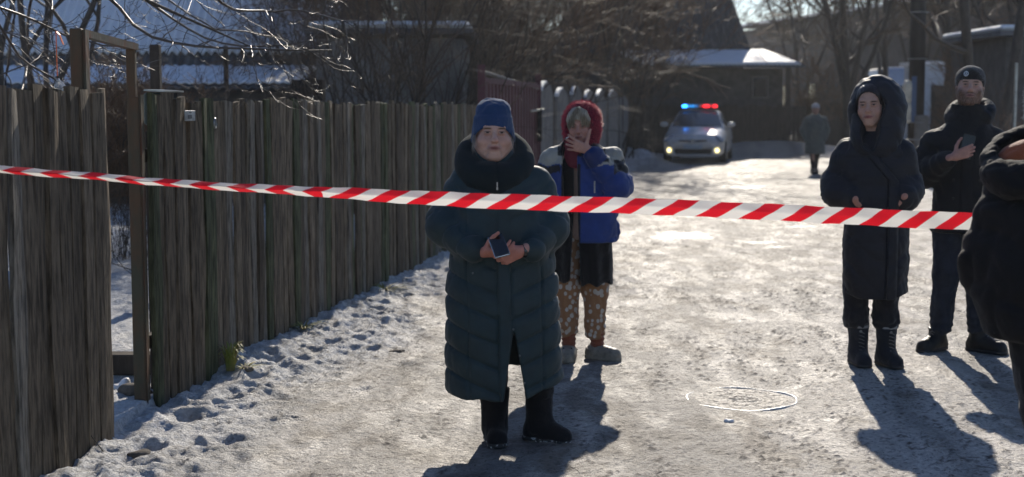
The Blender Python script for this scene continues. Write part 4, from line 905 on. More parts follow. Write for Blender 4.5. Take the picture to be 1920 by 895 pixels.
def patrol_car():
    p = G(1306, 306); car = empty('patrol_car', (p.x + .32, p.y + 1.9, gz(p.x, p.y)), R(-12), 'white patrol car with lit blue and red light bar parked at the lane end', 'car')
    xs, ys, zs = lin(-.95, .95, .022), lin(-2.3, 2.3, .03), lin(.1, 1.55, .02); F_ = Field(xs, ys, zs)
    # local: front at y=-2.2.  side profile of lower body and roof line
    yk = [-2.24, -2.15, -1.95, -1.5, -1.15, -.9, 0, 1.2, 1.8, 2.1, 2.22]
    top = [.55, .68, .80, .92, .98, 1.0, 1.0, 1.02, 1.05, 1.02, .75]
    hw = [.62, .74, .82, .865, .875, .875, .875, .87, .85, .80, .70]
    def body(x, y, z):
        T = np.interp(y, yk, top); w = np.interp(y, yk, hw); zc = (T + .2) / 2; h = (T - .2) / 2
        w2 = w * (1 - .06 * np.clip((z - .55) / .4, 0, 1) ** 2 - .05 * np.clip((.4 - z) / .2, 0, 1))
        crown = .035 * (x / .8) ** 2
        g = ((np.abs(x) / w2) ** 6 + (np.abs(z + crown - zc) / h) ** 6) ** (1 / 6.)
        return smax((g - 1) * .42, np.abs(y) - 2.22, .06)
    F_.add((body, [(-.9, .9), (-2.25, 2.25), (.15, 1.1)]), 0)
    yr = [-1.15, -.9, -.35, 0, .3, .9, 1.5, 2.0, 2.15]; rt = [.98, 1.12, 1.40, 1.475, 1.49, 1.46, 1.33, 1.12, 1.0]
    def green(x, y, z):
        T = np.interp(y, yr, rt); t = np.clip((z - .95) / .55, 0, 1); w = .80 - .23 * t ** 1.15
        return smax(smax((z + .05 * (x / .6) ** 2 - T) * .8, (np.abs(x) - w) * .95, .10), smax(-1.2 - y, y - 2.17, .03), .03)
    F_.add((green, [(-.85, .85), (-1.25, 2.2), (.9, 1.52)]), .03)
    for sx in (-1, 1):
        for yy in (-1.36, 1.34): F_.add(cap((sx * .62, yy, .315), (sx * 1.1, yy, .315), .36), .01, sub=True)
    F_.add((lambda x, y, z: smax(smax(np.abs(x) - (.50 + .2 * (z - .3)), np.abs(z - .335) - .075, .03), np.abs(y + 2.25) - .10, .01), [(-.6, .6), (-2.4, -2.1), (.2, .5)]), .02, sub=True)
    for sx in (-1, 1): F_.add(ell((sx * .66, -2.18, .37), (.085, .10, .085)), .02, sub=True)
    V, Q = F_.mesh()
    def cls(c):
        x, y, z = c.T; k = np.zeros(len(c), int); T = np.interp(y, yr, rt); t = np.clip((z - .95) / .55, 0, 1); w = .80 - .23 * t ** 1.15
        wind = (y < -.12) & (y > -1.12) & (np.abs(x) < w - .075) & (z > 1.0) & (z < 1.43) & (z > T - .09)
        side = (np.abs(x) > w - .06) & (z > 1.02) & (z < T - .07) & (y > -.75) & (y < 1.6) & (np.abs(y - .28) > .035) & (z < 1.40)
        rear = (y > 1.15) & (np.abs(x) < w - .08) & (z > 1.08) & (z > T - .09)
        k[wind] = 1; k[side & (x > 0)] = 2; k[side & (x < 0)] = 3; k[rear] = 4; return k
    S = split(V, Q, cls)
    for q, (nm, m) in {0: ('body', M_carw), 1: ('windscreen', M_carglass), 2: ('side_window', M_carglass), 3: ('side_window', M_carglass), 4: ('rear_window', M_carglass)}.items():
        if q in S: mesh_obj(nm, S[q][0], S[q][1], m, car)
    for sx in (-1, 1):
        for yy in (-1.36, 1.34): wheel(car, sx * .77, yy)
        F2 = Field(lin(-.16, .16, .012), lin(-.26, .26, .015), lin(-.12, .12, .012)); F2.add(ell((0, 0, 0), (.11, .22, .07), Matrix.Rotation(R(24), 3, 'X')), 0); v, f = F2.mesh()
        o = mesh_obj('headlight', v, f, mat('headlamp_glass', (.22, .25, .30), .08, spec=1, coat=1), car); o.location = (sx * .68, -1.98, .69); o.rotation_euler = (0, 0, sx * R(38))
        mb = MB(); mb.tube([(sx * .66, -2.165, .37), (sx * .66, -2.14, .37)], .055, 18); mb.build('fog_light', mat('lit_fog_lamp', (.9, .85, .6), .3, emit=(1, .86, .42), estr=2.6), car)
        F2 = Field(lin(-.16, .16, .012), lin(-.08, .08, .012), lin(-.10, .10, .012)); F2.add(ell((0, 0, 0), (.115, .055, .075)), 0); v, f = F2.mesh(); o = mesh_obj('wing_mirror', v, f, M_carw, car); o.location = (sx * .95, -.70, 1.06)
        mb = MB(); mb.box((sx * .84, -.70, 1.03), (.12, .03, .03)); mb.build('mirror_arm', M_blk, o).location = (-sx * .95, .70, -1.06)
    mb = MB(); mb.box((0, -2.16, .335), (1.02, .03, .14), bev=.01)
    for z in (.30, .335, .37): mb.box((0, -2.185, z), (1.0, .02, .012))
    mb.build('lower_grille', M_blk, car)
    mb = MB()
    for sx in (-1, 1): mb.bar((sx * .06, -2.232, .615), (sx * .38, -2.19, .635), .02, .04)
    mb.build('upper_grille', M_blk, car); mb = MB(); mb.tube([(0, -2.235, .615), (0, -2.262, .615)], .055, 20); mb.build('emblem', mat('dull_chrome', (.35, .36, .38), .25, metal=.9), car)
    MB().box((0, -2.26, .46), (.52, .015, .112), bev=.004).build('number_plate', mat('number_plate_blank', (.36, .42, .48), .4), car)
    M_gr = mat('reflective_stripe', (.16, .19, .16), .4)
    # light bar
    lb = MB().box((0, .05, 1.515), (1.02, .24, .035), bev=.01).build('light_bar', M_blk, car)
    blu = mat('blue_lens', (.02, .12, .45), .15, emit=(.05, .25, .7), estr=.5); blul = mat('blue_lens_lit', (.02, .2, .9), .2, emit=(.02, .22, 1), estr=9); blud = mat('blue_lens_dim', (.03, .2, .5), .2, emit=(.03, .3, .8), estr=.9)
    red = mat('red_lens', (.45, .02, .03), .15, emit=(.8, .03, .05), estr=.45); redl = mat('red_lens_lit', (.7, .02, .02), .2, emit=(1, .02, .03), estr=2.6); clr = mat('white_lens', (.40, .42, .44), .2, coat=1)
    for x, w, m in ((-.44, .14, blul), (-.31, .10, blud), (-.20, .10, blud), (-.10, .08, blu), (-.015, .07, clr), (.06, .07, red), (.19, .16, redl), (.33, .10, red), (.44, .12, redl)): MB().box((x, .05, 1.578), (w - .006, .23, .085), bev=.02).build('lens', m, lb)
    MB().box((0, .06, 1.632), (.9, .20, .018), bev=.006).build('cover', clr, lb)
    mb = MB()
    for sx in (-1, 1): mb.box((sx * .28, -1.06, 1.022), (.38, .02, .015), mat=Matrix.Rotation(R(4 * sx), 4, 'Y'))
    mb.build('wiper', M_blk, car)
    for q, (x, y) in enumerate(((-.36, .15), (.36, .15))):
        pass
patrol_car()
def minibus():
    p = G(1702, 268); z_top = W(1690, 125, p.y).z; bus = empty('minibus', (p.x, p.y + 2.6, 0), R(-6), 'pale blue and white minibus parked behind the utility pole', 'minibus')
    H_ = z_top; Wd = 1.1
    F_ = Field(lin(-1.25, 1.25, .04), lin(-2.8, 2.8, .05), lin(.2, H_ + .1, .04))
    def f(x, y, z):
        yf = -2.6 + .55 * np.clip((z - 1.3) / (H_ - 1.3), 0, 1) ** 1.3; w = Wd - .12 * np.clip((z - 1.2) / (H_ - 1.2), 0, 1)
        return smax(smax(np.abs(x) - w, np.abs(z - (H_ + .4) / 2) - (H_ - .4) / 2, .5), smax(yf - y, y - 2.6, .1), .25)
    F_.add((f, [(-1.2, 1.2), (-2.7, 2.7), (.3, H_)]), 0)
    for sx in (-1, 1):
        for yy in (-1.8, 1.6): F_.add(cap((sx * .8, yy, .38), (sx * 1.4, yy, .38), .43), .02, sub=True)
    V, Q = F_.mesh(); zw0, zw1 = H_ * .50, H_ * .76
    def cls(c):
        x, y, z = c.T; k = np.zeros(len(c), int); win = (z > zw0) & (z < zw1)
        k[win & (y < -1.9) & (np.abs(x) < .9)] = 1; k[win & (y > -1.9) & (np.abs(x) > .85) & (np.abs(((y + 1.9) % .95) - .475) < .42) & (y < 2.3)] = 2; k[(z < H_ * .27)] = 3; return k
    S = split(V, Q, cls)
    mt = {0: ('body', mat('pale_blue_bus_paint', (.30, .38, .52), .3, coat=.6, var=.1)), 1: ('windscreen', M_carglass), 2: ('side_window', M_carglass), 3: ('bumper', mat('dark_bus_bumper', (.04, .05, .065), .5))}
    for q in S: mesh_obj(mt[q][0], S[q][0], S[q][1], mt[q][1], bus)
    for sx in (-1, 1):
        for yy in (-1.8, 1.6): wheel(bus, sx * .92, yy, .38, .24)
        MB().box((sx * 1.22, -2.35, H_ * .6), (.14, .06, .34), bev=.02).build('wing_mirror', M_blk, bus); MB().tube([(sx * .72, -2.63, 1.0), (sx * .72, -2.60, 1.0)], .11, 18).build('headlight', mat('bus_headlamp', (.5, .52, .55), .1, coat=1), bus)
minibus()
# ------------------------------------------------------------------ people: heads, hands, bodies, clothes
def MX(loc, yaw=0, pitch=0, roll=0): return Matrix.Translation(loc) @ Matrix.Rotation(R(yaw), 4, 'Z') @ Matrix.Rotation(R(pitch), 4, 'X') @ Matrix.Rotation(R(roll), 4, 'Y')
def sxf(prim, M, s):
    f, bb = prim; g, b2 = xf((lambda x, y, z: f(x / s, y / s, z / s) * s, [(a * s, b * s) for a, b in bb]), M); return g, b2
def head(F, M, s, age=0.0, wide=0.0, smile=0.0, neck=True, open_=0.25, mouth=0.0, frown=0.0):
    """local: x to the viewer's right, face to -y, eye line at z = 0, chin near z = -.115, crown near +.115 (metres * s)"""
    A = lambda p, k=.01, sub=False: F.add(sxf(p, M, s), k * s, sub)
    w = wide
    A(ell((0, .012, .032), (.076, .092, .084)))
    A(ell((0, -.022, -.038), (.060 + .008 * w, .060, .074)), .03)
    for sx in (-1, 1):
        A(cap((sx * (.050 + .010 * w), .0, -.05), (sx * .016, -.062, -.102), .018 + .006 * w, .015 + .004 * w), .03)
        A(ell((sx * (.037 + .005 * w), -.055, -.036), (.024 + .005 * w, .022, .024)), .022)
        A(ell((sx * .074, .012, -.012), (.010, .018, .031)), .008)
    A(ell((0, -.072, -.098), (.020, .015, .015)), .02)
    A(cap((-.036, -.075, .020), (.036, -.075, .020), .013), .018)
    for sx in (-1, 1): A(ell((sx * .031, -.096, .001), (.020, .023, .0135)), .012, True)
    A(cap((0, -.080, .008), (0, -.106, -.030), .0085, .0125), .013); A(ell((0, -.107, -.034), (.0125 + .003 * min(age, 1), .011, .0105)), .008)
    for sx in (-1, 1): A(ell((sx * .0125, -.094, -.037), (.0095, .011, .0085)), .007); A(ell((sx * .0065, -.104, -.0445), (.0038, .006, .003)), .003, True)
    # lids and slit
    for sx in (-1, 1):
        A(ell((sx * .0305, -.0745, 0), (.0165, .0145, .0125)), .004)
        A(ell((sx * .0305, -.089, -.0005), (.0125, .010, .0022 + .004 * open_)), .0015, True)
        if age: A(cap((sx * .016, -.090, -.014), (sx * .042, -.080, -.016), .0042 * min(age, 1)), .005, True)
    # mouth
    dz = .0035 * smile - .003 * frown; dd = -.004 * mouth
    A(ell((0, -.0795, -.066), (.034, .017, .021)), .02)
    A(cap((-.024, -.0865, -.0630 + dz), (0, -.0955, -.0612), .0035, .0048), .006); A(cap((.024, -.0865, -.0630 + dz), (0, -.0955, -.0612), .0035, .0048), .006)
    A(cap((-.016, -.0885, -.0712 + dz * .5), (.016, -.0885, -.0712 + dz * .5), .0055), .008)
    for sx in (-1, 1): A(cap((sx * .028, -.087, -.0665 + dz * 2 + dd), (0, -.1015, -.0660), .0018), .002, True)
    A(ell((0, -.098, -.083), (.014, .006, .004)), .006, True)
    if age:
        for sx in (-1, 1): A(cap((sx * .019, -.094, -.040), (sx * .038, -.079, -.066), .0044 * age), .010, True); A(cap((sx * .032, -.084, -.076), (sx * .036, -.073, -.096), .0034 * age), .008, True)
    if neck: A(cap((0, .022, -.06), (0, .035, -.20), .056 + .008 * w, .062), .03)
def head_color(V, M, s, base, lips, brow, beard=None, flush=.5, age=0):
    Mi = np.array(M.inverted()); L_ = (V @ Mi[:3, :3].T + Mi[:3, 3]) / s; x, y, z = L_.T; a = np.abs(x)
    c_ = np.tile(np.array(base, float), (len(V), 1)); inh = (z > -.13) & (z < .13) & (a < .1) & (y < .1) & (y > -.13)
    def blend(m, col):
        nonlocal c_; m = np.clip(m, 0, 1)[:, None] * inh[:, None]; c_ = c_ * (1 - m) + np.array(col) * m
    g = lambda cx_, cy_, cz_, r: np.exp(-(((a - cx_) ** 2 + (y - cy_) ** 2 + (z - cz_) ** 2) / r ** 2))
    blend(flush * (g(.040, -.06, -.035, .028) + 1.0 * g(0, -.11, -.034, .017)) * .6, (base[0] * 1.0, base[1] * .62, base[2] * .62))
    blend((.22 + .12 * age) * g(.031, -.082, -.008, .017), (base[0] * .50, base[1] * .40, base[2] * .40))  # shade painted into the eye sockets, plus skin that darkens with age
    lipm = np.exp(-(((a / .023) ** 2) ** 1.5 + ((z + .0665) / .0095) ** 4)) * (y < -.08); blend(lipm, lips)
    blend(1.2 * np.exp(-((a / .025) ** 4 + ((z + .0662) / .0017) ** 2)) * (y < -.09), (.06, .02, .02))
    bl = np.exp(-(((a - .031) / .0165) ** 4 + ((z - .0175 + ((a - .031) * 6) ** 2 * .12) / .0034) ** 2)) * (y < -.055); blend(np.clip(bl * 1.3, 0, 1), brow)
    bl = np.exp(-(((a - .0305) / .014) ** 6 + ((z - .0035 + ((a - .0305) * 9) ** 2 * .08) / .0022) ** 2)) * (y < -.07); blend(bl * .9, (.03, .02, .018))
    if beard is not None:
        m = np.clip((-.028 - z + (a - .03) * .8) / .030, 0, 1) * (y < .02); m = np.maximum(m, np.clip(1.4 - ((z + .053) / .0075) ** 2, 0, 1) * (a < .03) * (y < -.085)); m = m * (1 - np.clip(lipm * 1.6, 0, 1)) * np.clip((.075 + .03 * (z < -.05) + 0 * a - 0) / .06, 0, 1)
        blend(m * (.80 + .2 * n3(x, y, z, 90, 5)), beard)
    c_ *= (1 + .05 * n3(V[:, 0], V[:, 1], V[:, 2], 22, 3)[:, None]); return c_
def eyeballs(M, s, iris=(.05, .03, .02)):
    V = []; F = []; Cc = []
    for sx in (-1, 1):
        o = len(V); nu, nv = 14, 20
        for i in range(nu + 1):
            for j in range(nv):
                th = math.pi * i / nu; ph = 2 * math.pi * j / nv; d = Vector((math.sin(th) * math.cos(ph), -math.cos(th), math.sin(th) * math.sin(ph)))
                V.append(tuple(M @ ((Vector((sx * .0305, -.0745, 0)) + d * .0122) * s))); Cc.append((.01, .01, .01) if th < .16 else iris if th < .50 else (.42, .38, .36))
        for i in range(nu):
            for j in range(nv): F.append((o + i * nv + j, o + i * nv + (j + 1) % nv, o + (i + 1) * nv + (j + 1) % nv, o + (i + 1) * nv + j))
    return np.array(V), np.array(F), np.array(Cc)
def hand(F, wrist, a, t, p, curls=((.3, .3, .2),) * 4, s=1.0, spread=.06, thumb=((.5, .8, .3), .5), k=.006):
    """a: towards the fingers, t: towards the thumb side, p: palm normal. Returns finger tip points"""
    a = Vector(a).normalized(); t = Vector(t); t = (t - a * t.dot(a)).normalized(); p_ = a.cross(t); p = p_ if p_.dot(Vector(p)) > 0 else -p_
    w = Vector(wrist); tips = []; offs = (.029, .010, -.0095, -.028); ln = (.072, .080, .074, .058); kn = (.090, .094, .089, .081); rd = (.0092, .0095, .009, .008)
    F.add(cap(w - a * .03 * s, w + a * .01 * s, .027 * s, .024 * s), .01)
    for i in range(4):
        b = w + (a * kn[i] + t * offs[i]) * s; F.add(cap(w + (a * .012 + t * offs[i] * .55) * s, b, .0165 * s, .0108 * s), .010)
        q = b; ang = 0; sp = spread * (1.5 - i); d = a
        for j, fr in enumerate((.44, .31, .25)):
            ang += curls[i][j]; d = (a * math.cos(ang) + p * math.sin(ang)) + t * sp * math.cos(ang); d.normalize(); q2 = q + d * ln[i] * fr * s
            F.add(cap(q, q2, (rd[i] - .0007 * j) * s, (rd[i] - .0007 * (j + 1)) * s), .0035); q = q2
        tips.append(q)
    (ca, ct, cp), bend = thumb; q = w + (a * .022 + t * .022) * s; d = (a * ca + t * ct + p * cp).normalized()
    for j, L_ in enumerate((.044, .034, .027)):
        q2 = q + d * L_ * s; F.add(cap(q, q2, (.0145 - .0025 * j) * s, (.0115 - .0013 * j) * s), .008 if j == 0 else .004); q = q2; d = (d + a * bend * .5).normalized()
    tips.append(q); return tips
M_skin = mat('skin', attr=True, rough=.5, spec=.4, bump=.12, bscale=220, var=.10, vscale=60)
M_skin.node_tree.nodes['Principled BSDF'].inputs['Subsurface Weight'].default_value = .12
M_skin.node_tree.nodes['Principled BSDF'].inputs['Subsurface Radius'].default_value = (.012, .005, .003)
def body(parent, J, hM, hs, hands, base, lips, brow, hkw={}, ckw={}, iris=(.05, .03, .02), fine=.0034, nails=None, extra=None):
    hp = hM.translation; zmax = hp.z + .13 * hs
    fx = [(hp.x - .1 * hs, hp.x + .1 * hs, fine)]; fy = [(hp.y - .13 * hs, hp.y + .12 * hs, fine)]; fz = [(hp.z - .14 * hs, zmax, fine)]
    for h in hands:
        w = Vector(h['wrist']); fx.append((w.x - .17, w.x + .17, .0042)); fy.append((w.y - .15, w.y + .10, .0042)); fz.append((w.z - .13, w.z + .15, .0042))
    F = Field(graded(-.5, .5, .014, fx), graded(-.5, .34, .014, fy), graded(.02, zmax + .02, .016, fz))
    F.add(loft([J['pel'][2] - .08, J['pel'][2] + .1, J['sh'][2] - .22, J['sh'][2] - .03, J['sh'][2] + .03], J['pel'][0], .01, [.15, .13, .13, .12, .06], [.10, .09, .09, .08, .05]), .02)
    for sx, sh, el, wr in ((-1, J['shL'], J['elL'], J['wrL']), (1, J['shR'], J['elR'], J['wrR'])): chain(F, [sh, el, wr], [.05, .042, .028], .02)
    for hip, kn, an in ((J['hipL'], J['knL'], J['anL']), (J['hipR'], J['knR'], J['anR'])): chain(F, [hip, kn, an], [.075, .052, .036], .02)
    F.add(cap(J['sh'], tuple(hM @ (Vector((0, .03, -.12)) * hs)), .06, .055), .03)
    head(F, hM, hs, **hkw)
    for h in hands: hand(F, **h)
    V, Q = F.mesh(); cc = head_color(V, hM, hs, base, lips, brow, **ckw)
    for h in hands:
        w = np.array(h['wrist']); d = np.linalg.norm(V - w, axis=1); m = (np.clip(1 - d / .2, 0, 1) > 0)[:, None]; cc = np.where(m, cc * np.array([1.0, .82, .80]), cc)
    if nails is not None:
        for q, col in nails: m = np.exp(-((V - np.array(q)) ** 2).sum(1) / .007 ** 2)[:, None]; cc = cc * (1 - m) + np.array(col) * m
    ev, ef, ec = eyeballs(hM, hs, iris); V2 = np.concatenate([V, ev]); F2 = np.concatenate([Q, ef + len(V)]); cc = np.concatenate([cc, ec])
    return mesh_obj('body', V2, F2, M_skin, parent, col=np.clip(cc, 0, 1))
def along(pts, x, y, z):
    """distance along a polyline of the nearest point, and distance to it"""
    best = None; t0 = 0
    for i in range(len(pts) - 1):
        a, b = _A(pts[i]), _A(pts[i + 1]); ba = b - a; L_ = np.linalg.norm(ba); h = np.clip(((x - a[0]) * ba[0] + (y - a[1]) * ba[1] + (z - a[2]) * ba[2]) / L_ ** 2, 0, 1)
        d = np.sqrt((x - a[0] - h * ba[0]) ** 2 + (y - a[1] - h * ba[1]) ** 2 + (z - a[2] - h * ba[2]) ** 2); t = t0 + h * L_
        if best is None: best, bt = d, t
        else: m = d < best; bt = np.where(m, t, bt); best = np.where(m, d, best)
        t0 += L_
    return bt, best
def folds(x, y, z, amp, seed, f=5, sq=1.8):
    a = n3(x * sq, y * sq, z, f * .62, seed); b = n3(x, y, z * 1.7, f * 1.5, seed + 1)
    return amp * (1.5 * np.abs(a) ** .75 - .7) + amp * .45 * (1.3 * np.abs(b) ** .8 - .6)
def fabric(name, c, rough=.75, sheen=.35, **k): return mat(name, c, rough, spec=.3, sheen=sheen, var=k.pop('var', .18), vscale=9, bump=k.pop('bump', .35), bscale=k.pop('bscale', 240), bump2=k.pop('bump2', .45), b2scale=k.pop('b2scale', 14), **k)
def boot(parent, name, ank, toe_dir, m, shaft_h=.24, shaft_r=.058, L_=.17, w=.046, sole=None, top_r=None, seed=0, flat=.0, instep=.085):
    ax, ay = ank; d = Vector((toe_dir[0], toe_dir[1], 0)).normalized(); F = Field(lin(ax - .26, ax + .26, .006), lin(ay - .26, ay + .26, .006), lin(-.02, max(shaft_h, .10) + .03, .006))
    if shaft_h > .07: F.add(loft([.05, .12, shaft_h], [ax, ax, ax], [ay, ay, ay], [shaft_r * .88, shaft_r * .95, top_r or shaft_r], [shaft_r, shaft_r * 1.05, (top_r or shaft_r) * 1.05], 2.1, .01), 0)
    a = Vector((ax, ay, .045)) - d * .035; b = Vector((ax, ay, .038)) + d * (L_ - w)
    F.add(cap(a, b, .050, w * .86), .03); F.add(cap(Vector((ax, ay, instep)), b + Vector((0, 0, .0)), .052 if instep > .06 else .044, w * .80), .03); F.add(cap(Vector((ax, ay, .03)) - d * .03, Vector((b.x, b.y, .022)), .046, w), .02)
    F.cut(lambda x, y, z: -z + .002, .006); F.disp(lambda x, y, z: folds(x, y, z, .0026, seed, 9))
    V, Q = F.mesh(); o = mesh_obj(name, V, Q, m, parent)
    if sole:
        F2 = Field(lin(ax - .26, ax + .26, .007), lin(ay - .26, ay + .26, .007), lin(-.02, .05, .005)); F2.add(cap(Vector((ax, ay, .012)) - d * .035, b.xy.to_3d() + Vector((0, 0, .012)), .053, w + .007), 0); F2.cut(lambda x, y, z: np.abs(z - .012) - .0125, .004)
        V, Q = F2.mesh(); mesh_obj('sole', V, Q, sole, o)
    return o
def trousers(parent, legs, m, waist=None, fold=.006, seed=0, name='trousers', sc=7, k=.03, zcut=None, h=.008, col=None, zigs=0):
    pts = [p for L_ in legs for p in L_[0]]; lo = [min(p[i] for p in pts) - .13 for i in range(3)]; hi = [max(p[i] for p in pts) + .13 for i in range(3)]
    F = Field(*[lin(lo[i], hi[i], h) for i in range(3)])
    for P_, r_ in legs: chain(F, P_, r_, k)
    if waist: F.add(waist, .04)
    if zcut is not None: F.cut(lambda x, y, z: zcut - z, .008)
    def dsp(x, y, z):
        v = folds(x, y, z, fold, seed, sc)
        if zigs: v = v + zigs * np.clip((.32 - z) / .16, 0, 1) * np.sin(z * 130 + 3 * np.sin(x * 25 + y * 11))
        return v
    F.disp(dsp); V, Q = F.mesh(); return mesh_obj(name, V, Q, m, parent)
def fuzz(V, Fq, n, L_, w, seed, jit=.5, sel=None):
    """thin tapered tufts of pile standing on a surface"""
    rs = np.random.RandomState(seed); c_ = V[Fq].mean(1); nn = np.cross(V[Fq[:, 1]] - V[Fq[:, 0]], V[Fq[:, 2]] - V[Fq[:, 0]]); nn /= np.linalg.norm(nn, axis=1, keepdims=True) + 1e-12
    idx = np.arange(len(c_)); idx = idx[sel(c_)] if sel is not None else idx; I = rs.choice(idx, n); p = c_[I] + rs.normal(size=(n, 3)) * .003
    cen = V.mean(0); 
    d = nn[I] + rs.normal(size=(n, 3)) * jit; d /= np.linalg.norm(d, axis=1, keepdims=True); m = 3; P = np.stack([p - d * .003, p + d * L_ * .5, p + d * L_ * (.8 + .4 * rs.rand(n, 1)) + np.array([0, 0, -L_ * .2])], 1)
    return tubes_np(P, np.tile(np.array([w, w * .8, w * .2]), (n, 1)), 3)
def strands(parent, M, s, n, m, seed, part=0.0, low=-.02, r=.0007, crown=.105):
    """locks that leave the parting over the forehead and fall to both sides of the face"""
    rs = np.random.RandomState(seed); P = np.zeros((n, 7, 3))
    for i in range(n):
        sd = 1 if rs.rand() > .45 else -1; th = rs.uniform(-.5, .35); x1 = sd * rs.uniform(.025, .080); z1 = rs.uniform(low, .045) - abs(x1) * .3
        for j in range(7):
            t = j / 6; x = part * (1 - t) + (x1 - part * 0) * t ** 1.15; z = .125 - (.125 - z1) * t ** 1.7; k = math.sqrt(max(1 - (x / .088) ** 2 - ((z - .034) / .094) ** 2, .0)); y = .006 - .106 * k - .002 + th * .10 * (1 - t)
            P[i, j] = M @ (Vector((x + rs.normal() * .0012, y + rs.normal() * .001, z)) * s)
    v, f = tubes_np(P, np.tile(np.linspace(r, r * .4, 7), (n, 1)), 3); return mesh_obj('locks', v, f, m, parent)
def person(X, Y, label, group=None): return empty('person', (X, Y, gz(X, Y) + .004), -math.atan2(X, Y), label, 'person', group)
def PW(root, v): return Matrix.Translation(root.location) @ Matrix.Rotation(root.rotation_euler.z, 4, 'Z') @ Vector(v)

M_navy = fabric('dark_petrol_coat', (.024, .046, .051), .6, .12, bump=.12, bump2=.25)
M_hoodl = fabric('dark_plush_hood', (.010, .019, .022), .95, .08, bump=.4)
M_blackf = fabric('black_fabric', (.012, .012, .014), .85, .2)
M_beanie = mat('blue_knit', (.026, .062, .145), .9, spec=.15, sheen=.25, bump=.8, bscale=300, stretch=(1, 1, .25), dist=.004, var=.12)
M_zip = mat('zip_metal', (.5, .5, .5), .3, metal=1)
M_phone = mat('black_phone', (.008, .008, .01), .12, spec=.8); M_edge = mat('phone_edge', (.6, .6, .62), .25, metal=.9)
def phone(parent_label, loc, rot, sz=(.072, .009, .146), col=M_phone, edge=True):
    root = empty('mobile_phone', loc, 0, parent_label, 'phone'); root.rotation_euler = rot
    MB().box((0, 0, 0), sz, bev=.0042).build('case', M_edge if edge else col, root)
    MB().box((0, -sz[1] / 2 - .0004, 0), (sz[0] - .005, .0016, sz[2] - .005), bev=.0007).build('screen', col, root)
    MB().box((0, sz[1] / 2 + .0004, 0), (sz[0] - .005, .0016, sz[2] - .005), bev=.0007).build('back_cover', M_phone, root)
    return root

